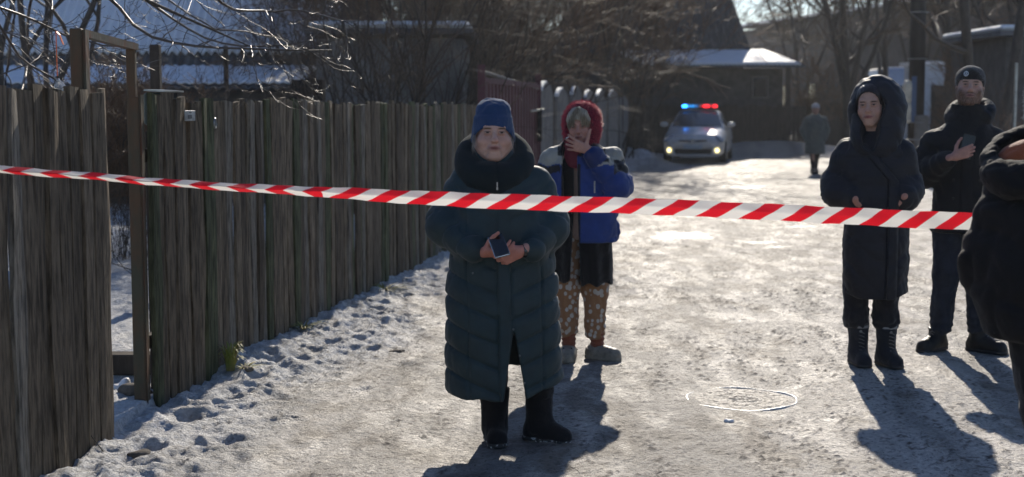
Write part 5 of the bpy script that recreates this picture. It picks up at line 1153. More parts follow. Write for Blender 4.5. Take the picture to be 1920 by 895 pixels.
# ---- woman in the long quilted coat and blue knitted hat
M_studs = mat('dark_metal_stud', (.16, .17, .18), .4, metal=.8)
def woman_front():
    P0 = person(-.04, 6.81, 'woman in a blue knitted hat and long dark quilted coat behind the tape'); px = lambda a: (a - 945) / 383.
    hM = MX((-.047, -.035, 1.500), 3, -1, 1); hs = 1.10
    J = dict(pel=(-.01, 0, .88), sh=(-.03, 0, 1.33), shL=(-.18, 0, 1.23), elL=(-.275, .02, 1.05), wrL=(-.125, -.20, .965), shR=(.15, 0, 1.23), elR=(.225, .02, 1.05), wrR=(.12, -.20, .955),
             hipL=(-.09, 0, .82), knL=(-.06, -.02, .45), anL=(-.045, 0, .10), hipR=(.10, 0, .82), knR=(.15, -.01, .45), anR=(.165, 0, .10))
    hands = [dict(wrist=(-.102, -.232, .948), a=(.93, -.25, .02), t=(-.05, -.75, .5), p=(0, .4, .9), curls=((.35, .5, .3), (.3, .5, .3), (.3, .5, .3), (.3, .5, .3)), thumb=((.55, .55, .95), .7), s=.98),
             dict(wrist=(.080, -.245, .955), a=(-.86, -.10, -.33), t=(-.3, -.25, .85), p=(-.15, 1, -.1), curls=((.75, .9, .5), (.7, .95, .5), (.75, .95, .5), (.85, .95, .5)), thumb=((.9, .25, .5), .3), s=1.0)]
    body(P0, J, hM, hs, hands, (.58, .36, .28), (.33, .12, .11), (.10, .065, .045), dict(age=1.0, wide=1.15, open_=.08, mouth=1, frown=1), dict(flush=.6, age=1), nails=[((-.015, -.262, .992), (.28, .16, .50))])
    # coat
    F = Field(lin(-.46, .42, .0075), lin(-.36, .28, .0075), lin(.16, 1.46, .0075))
    F.add(loft([.18, .50, .74, .90, 1.05, 1.18, 1.28, 1.35, 1.42], [.012, -.004, -.008, -.008, -.015, -.02, -.03, -.04, -.045], [0, 0, 0, 0, 0, 0, .01, .01, .01], [.292, .277, .272, .25, .228, .225, .205, .15, .09], [.235, .225, .215, .195, .19, .185, .155, .11, .08], 2.25, .02), 0)
    aL = [(-.190, .0, 1.25), (-.278, .02, 1.07), (-.275, -.03, 1.045), (-.142, -.205, .958)]; aR = [(.158, .0, 1.25), (.222, .02, 1.07), (.218, -.03, 1.035), (.130, -.212, .958)]
    for A_ in (aL, aR): chain(F, A_, [.080, .084, .078, .058], .045)
    def dsp(x, y, z):
        lower = np.clip((1.0 - z) / .06, 0, 1); xc = x - (.0 + .02 * np.clip((.9 - z), 0, 1)); a = np.abs(xc); v = 0 * x
        tL, dL = along(aL, x, y, z); tR, dR = along(aR, x, y, z); arm = (np.minimum(dL, dR) < .11) & (z > .88) & ((np.abs(x + .02) > .19) | (y < -.20)); t = np.where(dL < dR, tL, tR)
        q = (z - .02 - .42 * np.minimum(a, .27)) / .118; ph = np.abs(np.sin(math.pi * q)); front = .0095 * (ph ** .45 - .66) - .006 * np.exp(-(ph / .20) ** 2)
        seam = np.exp(-((a - .175) / .006) ** 2) * .009 + np.exp(-((a - .032) / .005) ** 2) * .008
        body_ = front * np.clip((a - .026) / .012, .12, 1) - seam + .010 * (a < .03) * (z < 1.25)
        qs = np.abs(np.sin(math.pi * (t + .35 * (x + .02) * np.sign(x)) / .085)); slv = .006 * (qs ** .5 - .6) - .003 * np.exp(-(qs / .22) ** 2)
        v = np.where(arm, slv, body_ * (.45 + .55 * lower)); return v + folds(x, y, z, .0024, 4, 9, 1.0) + .004 * n3(x, y, z, 3, 9)
    F.disp(dsp)
    # slit at the front hem, hem line
    def slit(x, y, z):
        w = np.clip((.575 - z) / .33, 0, 1.2) ** .9 * .052; c0 = .048 + .015 * (.57 - z); return smax(smax(np.abs(x - c0) - w, y + .03, 0), z - .58, .01)
    F.d = smax(F.d, -slit(F.ax[0][:, None, None], F.ax[1][None, :, None], F.ax[2][None, None, :]), .01).astype(np.float32)
    F.cut(lambda x, y, z: (.243 + .075 * np.clip((x - .06) / .22, 0, 1) ** 1.2 + .09 * np.clip((y + .05) / .2, 0, 1) + .005 * np.sin(x * 45)) - z, .006)
    # hollow the skirt so that it hangs like cloth
    inner = loft([-.2, .50, .80], [.012, -.004, -.008], 0, [.262, .25, .14], [.205, .195, .10], 2.25, .02)[0]
    F.d = smax(F.d, -(inner(F.ax[0][:, None, None], F.ax[1][None, :, None], F.ax[2][None, None, :]) + 0 * F.d), .004).astype(np.float32)
    V, Q = F.mesh(); coat = mesh_obj('coat', V, Q, M_navy, P0)
    # hood / cowl collar
    F = Field(lin(-.30, .22, .006), lin(-.24, .24, .006), lin(1.17, 1.56, .006)); n = 20; cx0 = -.045
    pts = [(cx0 + .128 * math.cos(t), .005 + .118 * math.sin(t), 1.368 + .092 * math.sin(t)) for t in [2 * math.pi * k / n for k in range(n + 1)]]; rr = [.057 - .006 * math.sin(t) for t in [2 * math.pi * k / n for k in range(n + 1)]]
    chain(F, pts, rr, .03); F.add(cap((-.045, -.125, 1.30), (-.03, -.145, 1.235), .052, .03), .05); F.disp(lambda x, y, z: folds(x, y, z, .0035, 21, 6, 1) - .006 * np.exp(-((x + .03) / .006) ** 2) * (y < 0)); V, Q = F.mesh(); hd = mesh_obj('hood', V, Q, M_hoodl, P0)
    # knitted hat
    F = Field(lin(-.19, .10, .005), lin(-.19, .16, .005), lin(1.38, 1.72, .005)); T = hM
    F.add(loft([1.40, 1.47, 1.53, 1.575, 1.583, 1.60, 1.63, 1.652, 1.660], [-.049] * 9, [-.025, -.025, -.022, -.018, -.015, -.01, -.002, .006, .008], [.100, .103, .099, .092, .084, .085, .080, .058, .03], [.113, .118, .115, .108, .098, .10, .092, .062, .03], 2.15, .012), 0)
    F.disp(lambda x, y, z: .0035 * n3(x, y, z, 9, 31) + .004 * np.clip((z - 1.58) / .05, 0, 1) * n3(x, y, z, 16, 32) + .0016 * np.sin(np.arctan2(y + .02, x + .049) * 64) * (z < 1.6)); F.cut(lambda x, y, z: (1.530 - .062 * np.clip(np.abs(x + .049) / .10, 0, 1) ** 2.4 - .028 * np.clip((y + .08) / .1, 0, 1) - z), .006)
    F.d = smax(F.d, -(ell((-.049, -.02, 1.50), (.088, .104, .125))[0](F.ax[0][:, None, None], F.ax[1][None, :, None], F.ax[2][None, None, :])), .004).astype(np.float32)
    V, Q = F.mesh(); mesh_obj('knitted_hat', V, Q, M_beanie, P0)
    # grey hair wisps, zip, pocket, buttons
    hwL = MB(); hwR = MB(); rs = random.Random(4)
    for k in range(26):
        s = -1 if k < 18 else 1; hw = hwL if s < 0 else hwR; x = -.047 + s * rs.uniform(.083, .096); z = rs.uniform(1.43, 1.475); hw.tube([(x, -.085, z + .03), (x + s * .006, -.105, z), (x + s * rs.uniform(-.01, .012), -.108, z - rs.uniform(.02, .045))], [.0012, .001, .0005], 4)
    mh_ = mat('grey_hair', (.22, .20, .18), .5); hwL.build('hair', mh_, P0); hwR.build('hair', mh_, P0)
    zp = MB(); zp.box((-.03, -.207, 1.262), (.006, .004, .022), bev=.0015); zp.box((-.03, -.208, 1.243), (.009, .004, .014), bev=.002); zp.build('zip_pull', M_zip, coat)
    for x, z in ((.045, .585), (.075, .46), (.098, .33), (-.145, .845)): MB().tube([(x, -.222 if z < .7 else -.17, z), (x, -.236 if z < .7 else -.196, z)], .0045, 10).build('press_stud', M_studs, coat)
    # trousers, boots
    trousers(P0, [([(-.09, .0, .80), (-.06, -.01, .45), (-.045, 0, .24)], [.09, .075, .066]), ([(.10, 0, .80), (.16, -.005, .45), (.175, 0, .245)], [.09, .075, .068])], M_blackf, fold=.006, zigs=.003, zcut=.215)
    M_felt = fabric('black_felt', (.010, .010, .012), .95, .15); M_snowy = mat('snowy_sole', (.03, .03, .03), .8, col2=(.6, .6, .6), vscale=45, ramp=(.52, .6), bump=.8)
    boot(P0, 'boot', (-.045, 0), (.12, -1), M_felt, .265, .068, .165, .044, M_snowy, .074, 1); boot(P0, 'boot', (.172, .01), (.95, -.62), M_felt, .265, .066, .175, .044, M_snowy, .070, 2)
    ph = phone('black mobile phone with bright metal edge in the hands of the front woman', PW(P0, (-.022, -.300, .985)), (R(-52), R(-14), R(8)))
    # watch strap cuff
    wt = MB(); wt.tube([(.100, -.238, .957), (.086, -.243, .956)], [.032, .031], 18); wt.build('wristband', M_phone, P0)
woman_front()

# ---- woman with a red fuzzy hood, smoking
def woman_smoking():
    P0 = person(.46, 9.0, 'woman in a red fuzzy hood and blue jacket raising a cigarette to her mouth')
    hM = MX((-.032, -.035, 1.488), -8, 4, -5); hs = .98
    J = dict(pel=(-.02, 0, .85), sh=(-.02, 0, 1.31), shL=(-.20, 0, 1.26), elL=(-.25, .03, 1.02), wrL=(-.23, -.06, .80), shR=(.17, 0, 1.27), elR=(.22, -.10, 1.09), wrR=(.045, -.185, 1.33),
             hipL=(-.10, 0, .80), knL=(-.10, -.01, .45), anL=(-.10, 0, .10), hipR=(.07, 0, .80), knR=(.075, -.01, .45), anR=(.085, 0, .10))
    hd = dict(wrist=(.022, -.196, 1.342), a=(-.93, .05, .30), t=(.25, -.1, 1), p=(0, 1, 0), curls=((.05, .35, .25), (.12, .4, .3), (.2, .45, .3), (.15, .4, .3)), spread=.20, thumb=((.10, 1, .10), -.1), s=.95)
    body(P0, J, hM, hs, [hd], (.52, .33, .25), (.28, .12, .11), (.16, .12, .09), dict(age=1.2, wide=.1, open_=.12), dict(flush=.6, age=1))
    F = Field(lin(-.16, .10, .005), lin(-.20, .16, .005), lin(1.34, 1.66, .005)); F.add(sxf(ell((0, .006, .034), (.086, .104, .092)), hM, hs), 0)
    F.disp(lambda x, y, z: .0022 * np.sin(x * 420 + 20 * np.sin(z * 30)) + .003 * n3(x, y, z, 14, 41)); F.add(sxf(ell((-.012, -.10, -.012), (.060, .09, .058)), hM, hs), .006, sub=True); V, Q = F.mesh(); M_bh = mat('blonde_grey_hair', (.46, .39, .29), .45, var=.4, vscale=40, stretch=(4, 1, .5), bump=.5, bscale=120); hr = mesh_obj('hair', V, Q, M_bh, P0)
    strands(hr, hM, hs, 420, M_bh, 5, part=.012)
    # hood
    M_red = mat('crimson_plush', (.14, .008, .022), .8, sheen=.7); M_redf = mat('crimson_pile', (.50, .035, .07), .5)
    M_red.node_tree.nodes['Principled BSDF'].inputs['Sheen Tint'].default_value = (1, .2, .3, 1)
    F = Field(lin(-.20, .16, .006), lin(-.20, .22, .006), lin(1.18, 1.68, .006)); F.add(ell((-.018, .02, 1.515), (.122, .135, .128)), 0); F.add(loft([1.22, 1.30, 1.40, 1.46], [-.05, -.04, -.02, -.02], [-.01] * 4, [.075, .095, .105, .11], [.12, .11, .11, .11], 2.2), .04)
    F.add(ell((-.040, -.10, 1.49), (.080, .14, .112), Matrix.Rotation(R(-6), 3, 'Y')), .015, sub=True); F.disp(lambda x, y, z: folds(x, y, z, .005, 5, 8, 1)); V, Q = F.mesh(); ho = mesh_obj('hood', V, Q, M_red, P0)
    v, f = fuzz(V, Q, 5200, .016, .0009, 6, .55, lambda c: (c[:, 2] > 1.36) & (c[:, 1] < .10)); mesh_obj('pile', v, f, M_redf, ho)
    # jacket, coloured in panels
    M_jk = fabric('panelled_ski_jacket', (1, 1, 1), .6, .2, attr=True)
    F = Field(lin(-.37, .37, .008), lin(-.34, .26, .008), lin(.70, 1.44, .008)); F.add(loft([.74, .85, 1.05, 1.2, 1.28, 1.35, 1.40], [-.01, -.01, -.015, -.02, -.02, -.025, -.03], 0, [.222, .222, .222, .23, .205, .14, .10], [.165, .165, .165, .155, .14, .11, .10], 2.3), 0)
    aR = [(.165, 0, 1.27), (.215, -.06, 1.12), (.20, -.12, 1.11), (.055, -.178, 1.315)]; aL = [(-.20, 0, 1.27), (-.245, .02, 1.03), (-.225, -.05, .82)]
    chain(F, aR, [.085, .088, .084, .056], .03); chain(F, aL, [.085, .078, .062], .03)
    F.disp(lambda x, y, z: folds(x, y, z, .009, 51, 6, 1.2) + .004 * np.sin(along(aR, x, y, z)[0] * 95) * (x > .1)); F.cut(lambda x, y, z: .755 - z, .01)
    F.d = smax(F.d, -(smax(smax(np.abs(F.ax[0][:, None, None] + .085 + .03 * (F.ax[2][None, None, :] - 1)) - .045, F.ax[1][None, :, None] + .05, .01), F.ax[2][None, None, :] - 1.40, .01) + 0 * F.d), .012).astype(np.float32)
    V, Q = F.mesh(); x, y, z = V.T; blue = np.array([.014, .050, .22]); blk = np.array([.012, .012, .014]); crm = np.array([.36, .34, .29]); c = np.tile(blue, (len(V), 1)); tR, dR = along(aR, x, y, z)
    zz = z + .015 * n3(x, y, 0 * z, 6, 3); ar = (x > .10) & (dR < .11); c[(zz > 1.25) & (np.abs(x + .02) > .09)] = crm; c[(zz > 1.30) & (np.abs(x + .02) < .15)] = blk; c[(zz > 1.20) & (zz < 1.275) & (x > .18)] = blk; c[(zz > 1.265) & (zz < 1.285) & (x > .06) & (x < .15) & (y < 0)] = blk
    c[(zz > 1.20) & (zz < 1.245) & (x < -.15)] = blk; c[(x > .255) & (zz > 1.12) & (zz < 1.24) & (np.abs(y + .03) < .02)] = crm; c[(tR > .43) & (dR < .09)] = blue * .55; c[(np.abs(x + .135) < .012) & (y < 0) & (z < 1.25)] = blk; c[(np.abs(x + .035) < .010) & (y < 0) & (z < 1.25)] = blk
    jk = mesh_obj('jacket', V, Q, M_jk, P0, col=c); MB().box((.062, -.172, 1.11), (.010, .006, .075), bev=.002).build('reflective_zip', M_white, jk)
    # long black cardigan with ragged hem
    F = Field(lin(-.28, .28, .008), lin(-.24, .24, .008), lin(.44, 1.36, .008)); F.add(loft([.48, .7, 1.0, 1.2, 1.30], [-.01, -.015, -.02, -.03, -.03], 0, [.185, .19, .18, .16, .10], [.145, .145, .135, .12, .08], 2.3), 0); F.disp(lambda x, y, z: .008 * np.sin(x * 70 + z * 4) * np.clip((1 - z) / .4, 0, 1) + folds(x, y, z, .005, 61, 5)); F.cut(lambda x, y, z: .488 + .012 * np.sin(x * 60) + .02 * (x < -.05) - z, .005)
    F.d = smax(F.d, -(smax(np.abs(F.ax[0][:, None, None] + .055) - (.012 + .05 * np.clip(.95 - F.ax[2][None, None, :], 0, .5)), F.ax[1][None, :, None] + .02, .01) + 0 * F.d), .01).astype(np.float32)
    V, Q = F.mesh(); mesh_obj('cardigan', V, Q, fabric('black_knit', (.010, .010, .011), .95, .3, bump=.8), P0)
    gp = MB()
    for x0, z0, w in ((.085, .70, .018), (.135, .69, .02), (-.15, .66, .015)): gp.add([(x0 - w, -.148 - .002, z0 + .05), (x0 + w, -.146, z0 + .05), (x0 + w * .5, -.151, z0 - .04), (x0 - w * .2, -.151, z0 - .05)], [(0, 1, 2, 3)])
    # spotted pyjama trousers
    m = mat('brown_spotted_fleece', (.19, .095, .045), .9, sheen=.3, bump=.4, bscale=200, bump2=.5, b2scale=14); t = m.node_tree; N = t.nodes.new; L = t.links.new; b = t.nodes['Principled BSDF']; tc = N('ShaderNodeTexCoord')
    vo = N('ShaderNodeTexVoronoi'); vo.inputs['Scale'].default_value = 31; vo.inputs['Randomness'].default_value = .85; mp = N('ShaderNodeMapping'); mp.inputs['Scale'].default_value = (1, .55, .8); L(tc.outputs['Object'], mp.inputs[0]); L(mp.outputs[0], vo.inputs[0])
    nz = N('ShaderNodeTexNoise'); nz.inputs['Scale'].default_value = 22; L(tc.outputs['Object'], nz.inputs[0]); sb = N('ShaderNodeMath'); sb.operation = 'MULTIPLY_ADD'; sb.inputs[1].default_value = .35; L(nz.outputs[0], sb.inputs[0]); L(vo.outputs['Distance'], sb.inputs[2])
    rp = N('ShaderNodeMapRange'); rp.inputs[1].default_value = .54; rp.inputs[2].default_value = .60; rp.inputs[3].default_value = 1; rp.inputs[4].default_value = 0; L(sb.outputs[0], rp.inputs[0]); mx = N('ShaderNodeMix'); mx.data_type = 'RGBA'; mx.inputs[6].default_value = (.32, .165, .08, 1); mx.inputs[7].default_value = (.55, .50, .44, 1); L(rp.outputs[0], mx.inputs[0]); L(mx.outputs[2], b.inputs['Base Color'])
    trousers(P0, [([(-.10, 0, .80), (-.105, -.01, .45), (-.100, 0, .19)], [.09, .076, .058]), ([(.07, 0, .80), (.072, -.01, .45), (.068, 0, .18)], [.09, .080, .062])], m, fold=.007, zigs=.006, zcut=.13, name='pyjama_trousers', sc=6)
    M_sock = fabric('rust_wool', (.28, .085, .045), .95, .3, bump=.8); M_croc = mat('beige_foam', (.27, .24, .19), .55, spec=.4, var=.35, vscale=25)
    for x, d in ((-.098, (-.05, -1)), (.085, (.8, -.6))):
        F = Field(lin(x - .09, x + .09, .006), lin(-.1, .1, .006), lin(.02, .21, .006)); F.add(cap((x, .0, .05), (x, 0, .18), .042, .045), 0); F.disp(lambda x, y, z: .0035 * np.sin(z * 210) + folds(x, y, z, .003, 4, 9)); V, Q = F.mesh(); mesh_obj('sock', V, Q, M_sock, P0)
        o = boot(P0, 'clog', (x, 0), d, M_croc, .02, .05, .175, .046, M_croc, seed=7, instep=.045)
        dv = Vector((d[0], d[1], 0)).normalized(); hl_ = MB()
        for i, (u, w) in enumerate(((.10, -.025), (.11, 0), (.10, .025), (.125, -.012), (.125, .014))): q = Vector((x, 0, 0)) + dv * u + Vector((-dv.y, dv.x, 0)) * w; hl_.tube([q + Vector((0, 0, .07)), q + Vector((0, 0, .086 - (u - .1) * .35))], .0045, 8)
        hl_.build('vent_holes', M_black, o)
        st = MB(); c0 = Vector((x, 0, .055)); st.tube([c0 + Vector((-dv.y, dv.x, 0)) * .052 * math.cos(t) - dv * (.02 + .05 * math.sin(t)) + Vector((0, 0, .02 * math.sin(t))) for t in np.linspace(0, math.pi, 12)], .0065, 6); st.build('heel_strap', M_croc, o)
    # cigarette
    cg = empty('cigarette', PW(P0, (-.108, -.182, 1.412)), 0, 'white cigarette between the fingers of the woman in the red hood', 'cigarette'); MB().tube([(.018, .03, .012), (-.010, -.018, 0)], .0040, 8).build('paper', mat('cigarette_paper', (.75, .72, .68), .7), cg); MB().tube([(-.010, -.018, 0), (-.014, -.025, -.0018)], .0040, 8).build('ash', mat('ash', (.2, .2, .2), .9), cg)
woman_smoking()

# ---- young woman in a big hood
def woman_hooded():
    P0 = person(2.233, 8.76, 'young woman in a long dark padded coat with big hood and hands in pockets')
    hM = MX((-.032, -.035, 1.612), -9, 1, -3); hs = 1.09
    J = dict(pel=(.01, 0, .92), sh=(.0, 0, 1.42), shL=(-.145, 0, 1.30), elL=(-.22, .03, 1.10), wrL=(-.12, -.09, 1.06), shR=(.145, 0, 1.30), elR=(.188, .03, 1.09), wrR=(.17, -.07, 1.07),
             hipL=(-.09, 0, .85), knL=(-.09, -.01, .48), anL=(-.075, 0, .12), hipR=(.09, 0, .85), knR=(.09, -.01, .48), anR=(.09, 0, .12))
    hands = [dict(wrist=(-.104, -.152, 1.022), a=(.35, .50, -.8), t=(.5, -.5, .3), p=(-.3, 1, 0), s=.9), dict(wrist=(.172, -.140, 1.040), a=(-.30, .50, -.8), t=(-.4, -.5, 0), p=(.3, 1, 0), s=.9)]
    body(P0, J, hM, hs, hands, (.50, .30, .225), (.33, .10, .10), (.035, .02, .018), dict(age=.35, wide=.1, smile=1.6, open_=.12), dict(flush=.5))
    M_dc = fabric('charcoal_padded_coat', (.013, .015, .021), .6, .12, bump=.1, bump2=.25)
    aL = [(-.160, 0, 1.325), (-.222, .03, 1.12), (-.218, -.02, 1.07), (-.15, -.125, 1.045)]; aR = [(.160, 0, 1.325), (.188, .03, 1.12), (.190, -.02, 1.07), (.190, -.105, 1.065)]
    F = Field(lin(-.36, .36, .0075), lin(-.30, .26, .0075), lin(.36, 1.50, .0075)); F.add(loft([.38, .45, .60, .85, 1.05, 1.2, 1.32, 1.40, 1.46], [.02, .02, .02, .02, .01, 0, 0, 0, 0], 0, [.178, .188, .198, .195, .19, .195, .185, .13, .08], [.15, .16, .175, .175, .17, .165, .145, .11, .07], 2.3), 0)
    for A_ in (aL, aR): chain(F, A_, [.086, .090, .086, .060], .06)
    def dsp(x, y, z):
        a = np.abs(x - .03); v = folds(x, y, z, .0045, 14, 7, 1.0); tL, dL = along(aL, x, y, z); tR, dR = along(aR, x, y, z); arm = (np.minimum(dL, dR) < .105) & (z > .97) & (np.abs(x) > .15); t = np.where(dL < dR, tL, tR)
        q = np.abs(np.sin(math.pi * (z + .9 * np.where(x < .08, x, .16 - x)) / .17)); low = np.clip((.95 - z) / .1, 0, 1); v = v + np.where(arm, .009 * (np.abs(np.sin(math.pi * t / .14)) ** .6 - .6), .009 * (q ** .5 - .6) * low + .008 * (np.abs(np.sin(math.pi * (z - .1) / .17)) ** .6 - .6) * (1 - low))
        pc = np.where(z > 1.15, -.075 + (1.375 - z) * .85, .115); v = v + .011 * (np.abs(x - pc) < .028) * (y < -.02) * (z < 1.38) - .010 * np.exp(-((np.abs(x - pc) - .031) / .004) ** 2) * (y < -.02)
        pk = np.exp(-(((x + .10) * .8 + (z - 1.0)) / .006) ** 2) * (np.abs(x + .10) < .06) * (y < -.05); return v - .012 * pk
    F.disp(dsp); F.cut(lambda x, y, z: .425 + .03 * np.clip((np.abs(x - .02) - .10) / .08, 0, 1) - z, .008); V, Q = F.mesh(); coat = mesh_obj('coat', V, Q, M_dc, P0)
    F = Field(lin(-.24, .26, .006), lin(-.24, .28, .006), lin(1.24, 1.84, .006)); F.add(ell((.008, .04, 1.615), (.168, .165, .180)), 0); F.add(loft([1.30, 1.36, 1.44, 1.52, 1.6], [0, .0, .01, .012, .012], [-.01, -.01, 0, .02, .03], [.13, .155, .165, .165, .16], [.15, .165, .165, .16, .15], 2.3), .05)
    F.add(ell((-.034, -.14, 1.592), (.088, .21, .108), Matrix.Rotation(R(-4), 3, 'Y')), .03, sub=True); F.add(ell((-.034, -.17, 1.47), (.060, .125, .145)), .015, sub=True)
    F.disp(lambda x, y, z: folds(x, y, z, .006, 24, 6, 1) + .002 * np.sin((z - .8 * np.abs(x)) * 75) * np.clip((z - 1.66) / .1, 0, 1)); V, Q = F.mesh(); mesh_obj('hood', V, Q, M_dc, P0)
    # hair and black top
    F = Field(lin(-.16, .12, .005), lin(-.18, .14, .005), lin(1.30, 1.74, .005)); F.add(sxf(ell((0, .012, .036), (.083, .100, .090)), hM, hs), 0); F.add(cap((.040, -.045, 1.64), (.048, -.10, 1.44), .020, .022), .01); F.add(cap((.048, -.10, 1.44), (.03, -.14, 1.34), .022, .014), .01); F.add(cap((-.100, -.025, 1.64), (-.098, -.06, 1.48), .015, .012), .01)
    F.add(sxf(ell((-.004, -.09, .004), (.068, .08, .068)), hM, hs), .008, sub=True); F.disp(lambda x, y, z: .0010 * np.sin(x * 330 + 12 * np.sin(z * 14))); V, Q = F.mesh(); mesh_obj('hair', V, Q, mat('dark_brown_hair', (.018, .012, .010), .4, bump=.4, bscale=100), P0)
    F = Field(lin(-.14, .12, .007), lin(-.18, .12, .007), lin(1.22, 1.50, .007)); F.add(loft([1.22, 1.36, 1.44, 1.475], [-.02, -.02, -.022, -.024], [0, 0, .0, .005], [.10, .085, .066, .062], [.13, .10, .068, .062], 2), 0); F.disp(lambda x, y, z: .003 * np.sin(z * 240) * (z > 1.4)); V, Q = F.mesh(); mesh_obj('sweater', V, Q, M_blackf, P0)
    trousers(P0, [([(-.09, 0, .80), (-.095, -.01, .48), (-.090, 0, .29), (-.085, 0, .27)], [.085, .078, .074, .07]), ([(.09, 0, .80), (.090, -.01, .48), (.088, 0, .29), (.090, 0, .27)], [.085, .078, .074, .068])], fabric('charcoal_joggers', (.016, .016, .019), .9, .3), fold=.008, zigs=.006, zcut=.225)
    M_bt = fabric('dark_winter_boot', (.014, .017, .024), .7, .2, bump=.5); M_wool = mat('pale_wool_trim', (.34, .32, .30), .9, bump=.8, bscale=120)
    for x, d in ((-.075, (.35, -1)), (.095, (.55, -1))):
        o = boot(P0, 'winter_boot', (x, 0), d, M_bt, .235, .060, .165, .044, M_blk, .066, 5); r = MB(); r.tube([(x, 0, .232), (x, 0, .246)], [.068, .066], 20); r.build('wool_trim', M_wool, o, smooth=True)
        lc = MB(); dv = Vector((d[0], d[1], 0)).normalized(); sd_ = Vector((-dv.y, dv.x, 0))
        for i in range(6): z = .09 + i * .022; q = Vector((x, 0, z)) + dv * (.066 + max(0, .12 - z) * .5); lc.tube([q + sd_ * .018, q + dv * .004 + Vector((0, 0, .008)), q - sd_ * .018 + Vector((0, 0, .012))], .0022, 5)
        lc.tube([Vector((x, 0, .215)) + dv * .066 - sd_ * .008, Vector((x, 0, .215)) + dv * .076 - sd_ * .008], .008, 10); lc.build('laces', M_galv, o)
woman_hooded()

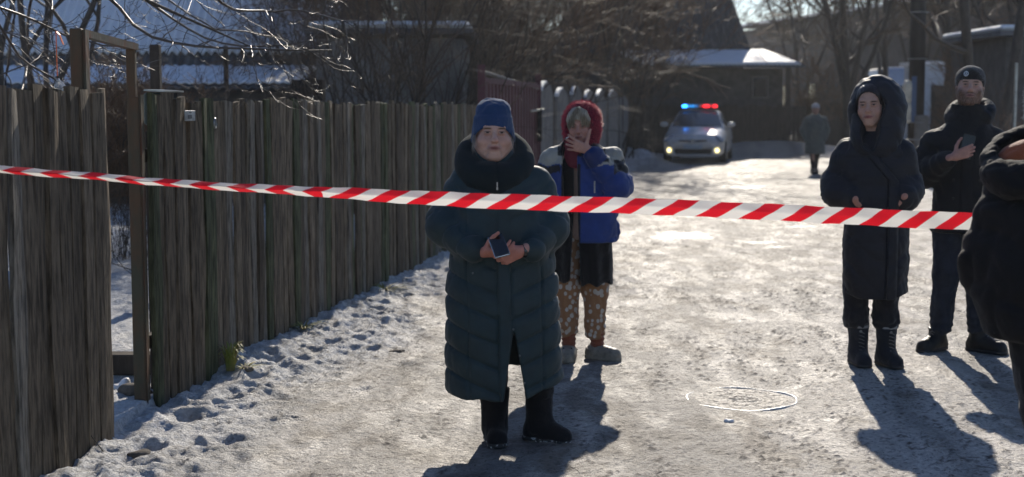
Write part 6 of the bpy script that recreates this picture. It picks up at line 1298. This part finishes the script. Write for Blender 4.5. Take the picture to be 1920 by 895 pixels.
# ---- bearded man with a phone
def man_phone():
    P0 = person(2.96, 9.34, 'tall bearded man in a black beanie and black jacket looking up from his phone')
    hM = MX((.030, -.03, 1.742), 2, -9, 2); hs = 1.08
    J = dict(pel=(.01, 0, .98), sh=(.02, 0, 1.50), shL=(-.17, 0, 1.36), elL=(-.258, -.02, 1.17), wrL=(-.085, -.24, 1.28), shR=(.19, 0, 1.36), elR=(.283, .02, 1.13), wrR=(.27, -.10, .92),
             hipL=(-.09, 0, .92), knL=(-.09, -.02, .52), anL=(-.125, 0, .10), hipR=(.10, 0, .92), knR=(.125, -.01, .52), anR=(.125, .02, .10))
    hd = dict(wrist=(-.058, -.275, 1.296), a=(.86, -.06, .34), t=(-.45, 0, .9), p=(.1, 1, 0), curls=((.35, .65, .45), (.38, .7, .5), (.42, .7, .5), (.45, .75, .5)), thumb=((.35, .75, .35), .9), s=.98, spread=.03)
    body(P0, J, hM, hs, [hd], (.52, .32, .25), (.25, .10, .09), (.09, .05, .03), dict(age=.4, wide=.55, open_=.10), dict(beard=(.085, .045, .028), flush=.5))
    M_jk = fabric('black_winter_jacket', (.009, .011, .014), .7, .08)
    aL = [(-.185, 0, 1.385), (-.262, -.01, 1.20), (-.250, -.06, 1.165), (-.095, -.235, 1.275)]; aR = [(.205, 0, 1.385), (.285, .02, 1.16), (.28, -.02, 1.12), (.27, -.12, .93)]
    F = Field(lin(-.39, .42, .008), lin(-.34, .26, .008), lin(.74, 1.58, .008)); F.add(loft([.76, .90, 1.1, 1.25, 1.38, 1.46, 1.54], [.015, .015, .015, .015, .015, .02, .025], 0, [.21, .208, .205, .222, .218, .175, .115], [.155, .155, .155, .165, .15, .12, .10], 2.4), 0)
    for A_ in (aL, aR): chain(F, A_, [.082, .086, .082, .058], .05)
    F.disp(lambda x, y, z: folds(x, y, z, .0055, 71, 6, 1.1) + .006 * (np.abs(x - .025) < .035) * (y < 0) - .007 * np.exp(-((np.abs(x - .025) - .037) / .005) ** 2) * (y < 0) + .004 * np.sin(along(aL, x, y, z)[0] * 90) * (x < -.12)); F.cut(lambda x, y, z: .79 - z, .01); V, Q = F.mesh(); jk = mesh_obj('jacket', V, Q, M_jk, P0)
    bt = MB()
    for x in (-.055, .11):
        for z in (.90, 1.02, 1.14): bt.tube([(x, -.150, z), (x, -.174, z)], .010, 12)
    bt.build('button', M_blk, jk)
    MB().box((-.298, -.085, 1.30), (.012, .035, .03), mat=Matrix.Rotation(R(20), 4, 'Z'), bev=.003).build('sleeve_badge', mat('grey_badge', (.25, .27, .29), .5), jk)
    F = Field(lin(-.18, .24, .006), lin(-.22, .24, .006), lin(1.40, 1.76, .006)); n = 18; tt = [2 * math.pi * k / n for k in range(n + 1)]
    F.add(loft([1.44, 1.50, 1.56, 1.605, 1.632], [.03] * 5, [.01, .01, .005, .0, -.005], [.165, .135, .118, .116, .112], [.135, .125, .118, .118, .112], 2.2, .012), 0)
    F.add(loft([1.50, 1.56, 1.61, 1.70], [.03] * 4, [.0, -.002, -.005, -.01], [.085, .092, .096, .11], [.085, .095, .10, .11], 2.1, .005), .012, sub=True)
    tb = np.linspace(R(-30), R(210), 14); chain(F, [(.035 + .115 * math.cos(t), .02 + .11 * math.sin(t), 1.565 + .055 * math.sin(t) + .012 * math.cos(t)) for t in tb], [.040 + .012 * max(math.sin(t), 0) for t in tb], .03)
    F.disp(lambda x, y, z: folds(x, y, z, .005, 81, 8, 1)); V, Q = F.mesh(); mesh_obj('hood', V, Q, M_jk, P0)
    M_bb = mat('black_knit', (.012, .012, .013), .9, sheen=.4, bump=.7, bscale=280, stretch=(1, 1, .3)); F = Field(lin(-.11, .17, .005), lin(-.20, .16, .005), lin(1.64, 1.92, .005)); F.add(sxf(ell((0, .010, .045), (.090, .106, .086)), hM, hs), 0); F.disp(lambda x, y, z: .002 * n3(x, y, z, 12, 5) + .0012 * np.sin(np.arctan2(y, x - .03) * 60)); Mi = np.array(hM.inverted())
    F.cut(lambda x, y, z: (.030 - .055 * np.clip((Mi[1, 0] * x + Mi[1, 1] * y + Mi[1, 2] * z + Mi[1, 3] + .05) / .08, 0, 1)) * 1.08 - (Mi[2, 0] * x + Mi[2, 1] * y + Mi[2, 2] * z + Mi[2, 3]), .006)
    V, Q = F.mesh(); bn = mesh_obj('beanie', V, Q, M_bb, P0)
    lg = MB(); c0 = hM @ (Vector((-.030, -.1005, .062)) * hs); Rm = Matrix.Translation(c0) @ hM.to_3x3().to_4x4() @ Matrix.Rotation(R(-18), 4, 'Z') @ Matrix.Rotation(R(-22), 4, 'X'); v = []; f = []; n = 28
    for r in (.0165, .0122):
        for dy in (-.003, .003): v += [Rm @ Vector((r * .92 * math.cos(t), dy, r * 1.12 * math.sin(t))) for t in [2 * math.pi * k / n for k in range(n)]]
    for k in range(n): k2 = (k + 1) % n; f += [(k, k2, 2 * n + k2, 2 * n + k), (n + k, k, k2, n + k2)[::-1], (2 * n + k, 2 * n + k2, 3 * n + k2, 3 * n + k), (n + k, 3 * n + k, 3 * n + k2, n + k2)]
    lg.add(v, f); lg.add([Rm @ Vector((x, y, z)) for x, z in ((-.0045, -.008), (.0045, -.003), (.0045, .010), (.001, .010), (.001, .000), (-.0045, -.002)) for y in (-.003, .003)], [(0, 2, 4, 6, 8, 10), (1, 11, 9, 7, 5, 3)] + [(2 * i, 2 * i + 1, (2 * i + 3) % 12, (2 * i + 2) % 12) for i in range(6)]); lg.build('cap_logo', mat('white_embroidery', (.62, .66, .70), .7), bn)
    trousers(P0, [([(-.085, 0, .85), (-.085, -.02, .52), (-.110, 0, .16)], [.10, .085, .070]), ([(.095, 0, .85), (.120, -.01, .52), (.125, .02, .16)], [.10, .085, .070])], fabric('dark_blue_jeans', (.018, .025, .040), .8, .1, var=.35), fold=.007, zigs=.005, zcut=.09, sc=6)
    M_bt = fabric('black_leather_boot', (.012, .012, .012), .4, 0, bump=.3)
    for x, yy, d in ((-.130, 0, (-.62, -1)), (.130, .02, (1.0, -.55))):
        o = boot(P0, 'boot', (x, yy), d, M_bt, .15, .058, .20, .047, M_blk, .062, 8); lc = MB(); dv = Vector((d[0], d[1], 0)).normalized(); sd_ = Vector((-dv.y, dv.x, 0))
        for i in range(5): q = Vector((x, yy, .085 + .012 * i)) + dv * (.10 - .012 * i); lc.tube([q + sd_ * .02, q + Vector((0, 0, .012)), q - sd_ * .02], .0025, 5)
        lc.build('laces', M_galv, o)
    phone('dark mobile phone held upright by the bearded man', PW(P0, (.022, -.256, 1.362)), (R(-12), R(14), R(6 - 17)), (.078, .010, .155), mat('dark_phone_case', (.03, .035, .03), .4), False)
man_phone()

# ---- distant woman
def woman_far():
    P0 = person(7.10, 33.4, 'distant woman in a long grey green coat and pale hat walking up the lane'); P0.rotation_euler.z += R(8)
    hM = MX((.0, -.02, 1.50), 0, 2, 0); hs = 1.0
    J = dict(pel=(0, 0, .85), sh=(0, 0, 1.33), shL=(-.18, 0, 1.28), elL=(-.25, .04, 1.02), wrL=(-.20, -.02, .80), shR=(.18, 0, 1.28), elR=(.25, .04, 1.02), wrR=(.20, -.02, .80), hipL=(-.08, 0, .8), knL=(-.06, -.12, .46), anL=(-.05, -.10, .10), hipR=(.08, 0, .8), knR=(.06, .03, .46), anR=(.05, .16, .12))
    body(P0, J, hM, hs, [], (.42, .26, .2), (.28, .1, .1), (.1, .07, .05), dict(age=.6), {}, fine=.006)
    F = Field(lin(-.40, .40, .012), lin(-.28, .28, .012), lin(.38, 1.46, .012)); F.add(loft([.40, .6, .85, 1.05, 1.2, 1.30, 1.40], 0, 0, [.24, .235, .215, .20, .215, .18, .09], [.19, .18, .165, .155, .155, .13, .08], 2.2), 0)
    for s in (-1, 1): chain(F, [(s * .19, 0, 1.26), (s * .27, .05, 1.02), (s * .22, -.04, .82)], [.08, .078, .06], .04)
    F.disp(lambda x, y, z: folds(x, y, z, .008, 91, 5)); F.cut(lambda x, y, z: .46 - z, .01); V, Q = F.mesh(); mesh_obj('coat', V, Q, fabric('grey_green_coat', (.11, .13, .125), .9, .3), P0)
    F = Field(lin(-.15, .15, .008), lin(-.15, .17, .008), lin(1.42, 1.70, .008)); F.add(ell((0, .0, 1.555), (.098, .112, .095)), 0); F.cut(lambda x, y, z: 1.535 - .05 * np.clip((y + .05) / .08, 0, 1) - z, .01); V, Q = F.mesh(); mesh_obj('knitted_hat', V, Q, mat('pale_grey_knit', (.42, .41, .42), .9, bump=.5), P0)
    trousers(P0, [([(-.08, 0, .75), (-.06, -.10, .46), (-.05, -.10, .12)], [.09, .062, .050]), ([(.08, 0, .75), (.06, .03, .46), (.05, .16, .14)], [.09, .062, .050])], M_blackf, h=.012)
    boot(P0, 'boot', (-.05, -.10), (0, -1), M_blk, .12, .05, .16, .042, None, .055); boot(P0, 'boot', (.05, .16), (.1, -1), M_blk, .12, .05, .16, .042, None, .055)
woman_far()

# ---- person cut off by the right edge, seen from behind
def person_edge():
    P0 = person(1.99, 5.12, 'person in a black hooded coat seen from behind at the right edge')
    px = lambda a: (a - 1965) / 470.
    hM = MX((-.01, .03, 1.615), 118, 0, 0); hs = 1.05
    J = dict(pel=(-.02, 0, .90), sh=(0, 0, 1.40), shL=(-.19, 0, 1.33), elL=(-.24, .02, 1.03), wrL=(-.14, .16, .92), shR=(.19, 0, 1.33), elR=(.25, .05, 1.03), wrR=(.15, .17, .95), hipL=(-.09, 0, .85), knL=(-.03, 0, .5), anL=(.03, 0, .1), hipR=(.09, 0, .85), knR=(.14, .06, .5), anR=(.20, .12, .1))
    body(P0, J, hM, hs, [], (.45, .28, .21), (.28, .1, .1), (.1, .07, .05), dict(age=.5), {}, fine=.005)
    M_bc = fabric('black_parka', (.006, .006, .007), .8, .06)
    F = Field(lin(-.42, .42, .009), lin(-.30, .34, .009), lin(.66, 1.50, .009)); F.add(loft([.68, .76, .9, 1.1, 1.25, 1.34, 1.42], [-.01, -.015, -.02, -.01, 0, 0, 0], 0, [.20, .235, .27, .265, .25, .19, .10], [.19, .21, .23, .22, .19, .15, .10], 2.3), 0)
    chain(F, [(-.195, 0, 1.31), (-.245, .0, 1.06), (-.235, .02, .98), (-.15, .15, .90)], [.085, .098, .095, .07], .045); chain(F, [(.195, 0, 1.31), (.25, .05, 1.04), (.15, .17, .94)], [.085, .09, .07], .045)
    F.disp(lambda x, y, z: folds(x, y, z, .012, 95, 4.5, 1.1)); F.cut(lambda x, y, z: .765 - .05 * np.clip(x / .2, 0, 1) - z, .03); V, Q = F.mesh(); mesh_obj('coat', V, Q, M_bc, P0)
    F = Field(lin(-.34, .24, .007), lin(-.34, .20, .007), lin(1.22, 1.60, .007)); n = 20; tt = [2 * math.pi * k / n for k in range(n + 1)]
    chain(F, [(-.110 + .125 * math.cos(t), -.06 + .13 * math.sin(t), 1.418 + .075 * math.sin(t) + .012 * math.cos(t)) for t in tt], [.045] * (n + 1), .03); F.add(ell((-.11, -.07, 1.35), (.17, .155, .085)), .04); F.add(ell((-.12, -.06, 1.445), (.105, .11, .075)), .02, sub=True); F.disp(lambda x, y, z: folds(x, y, z, .008, 97, 7, 1)); V, Q = F.mesh(); ho = mesh_obj('hood', V, Q, M_bc, P0)
    F = Field(lin(-.28, .18, .007), lin(-.24, .16, .007), lin(1.28, 1.58, .007)); F.add(ell((-.115, -.02, 1.390), (.135, .115, .10)), 0); F.add(ell((-.035, .02, 1.43), (.085, .08, .085)), .05); F.disp(lambda x, y, z: folds(x, y, z, .007, 98, 5, 1)); V, Q = F.mesh(); mesh_obj('lining', V, Q, fabric('orange_lining', (.34, .080, .025), .7, .3), ho)
    M_fur = mat('white_fur', (.55, .52, .48), .7, sheen=.5); F = Field(lin(-.16, .16, .007), lin(-.14, .20, .007), lin(1.48, 1.80, .007)); F.add(ell((-.010, .02, 1.65), (.112, .118, .112)), 0); F.add(ell((-.015, -.01, 1.58), (.105, .105, .06)), .03); F.cut(lambda x, y, z: 1.53 + .09 * np.clip((x - .04) / .06, 0, 1) - z, .01); V, Q = F.mesh(); ht = mesh_obj('fur_hat', V, Q, M_fur, P0)
    v, f = fuzz(V, Q, 9000, .030, .0010, 8, .5); mesh_obj('pile', v, f, M_fur, ht)
    trousers(P0, [([(-.085, 0, .85), (-.03, 0, .5), (.03, 0, .12)], [.11, .092, .075]), ([(.10, 0, .85), (.14, .06, .5), (.20, .12, .12)], [.11, .09, .072])], M_blackf, fold=.01, sc=5, zcut=.08, h=.01)
    boot(P0, 'boot', (.03, 0), (.6, .8), M_blk, .14, .06, .2, .047, None, .065); boot(P0, 'boot', (.20, .12), (.8, .6), M_blk, .14, .06, .2, .047, None, .065)
person_edge()
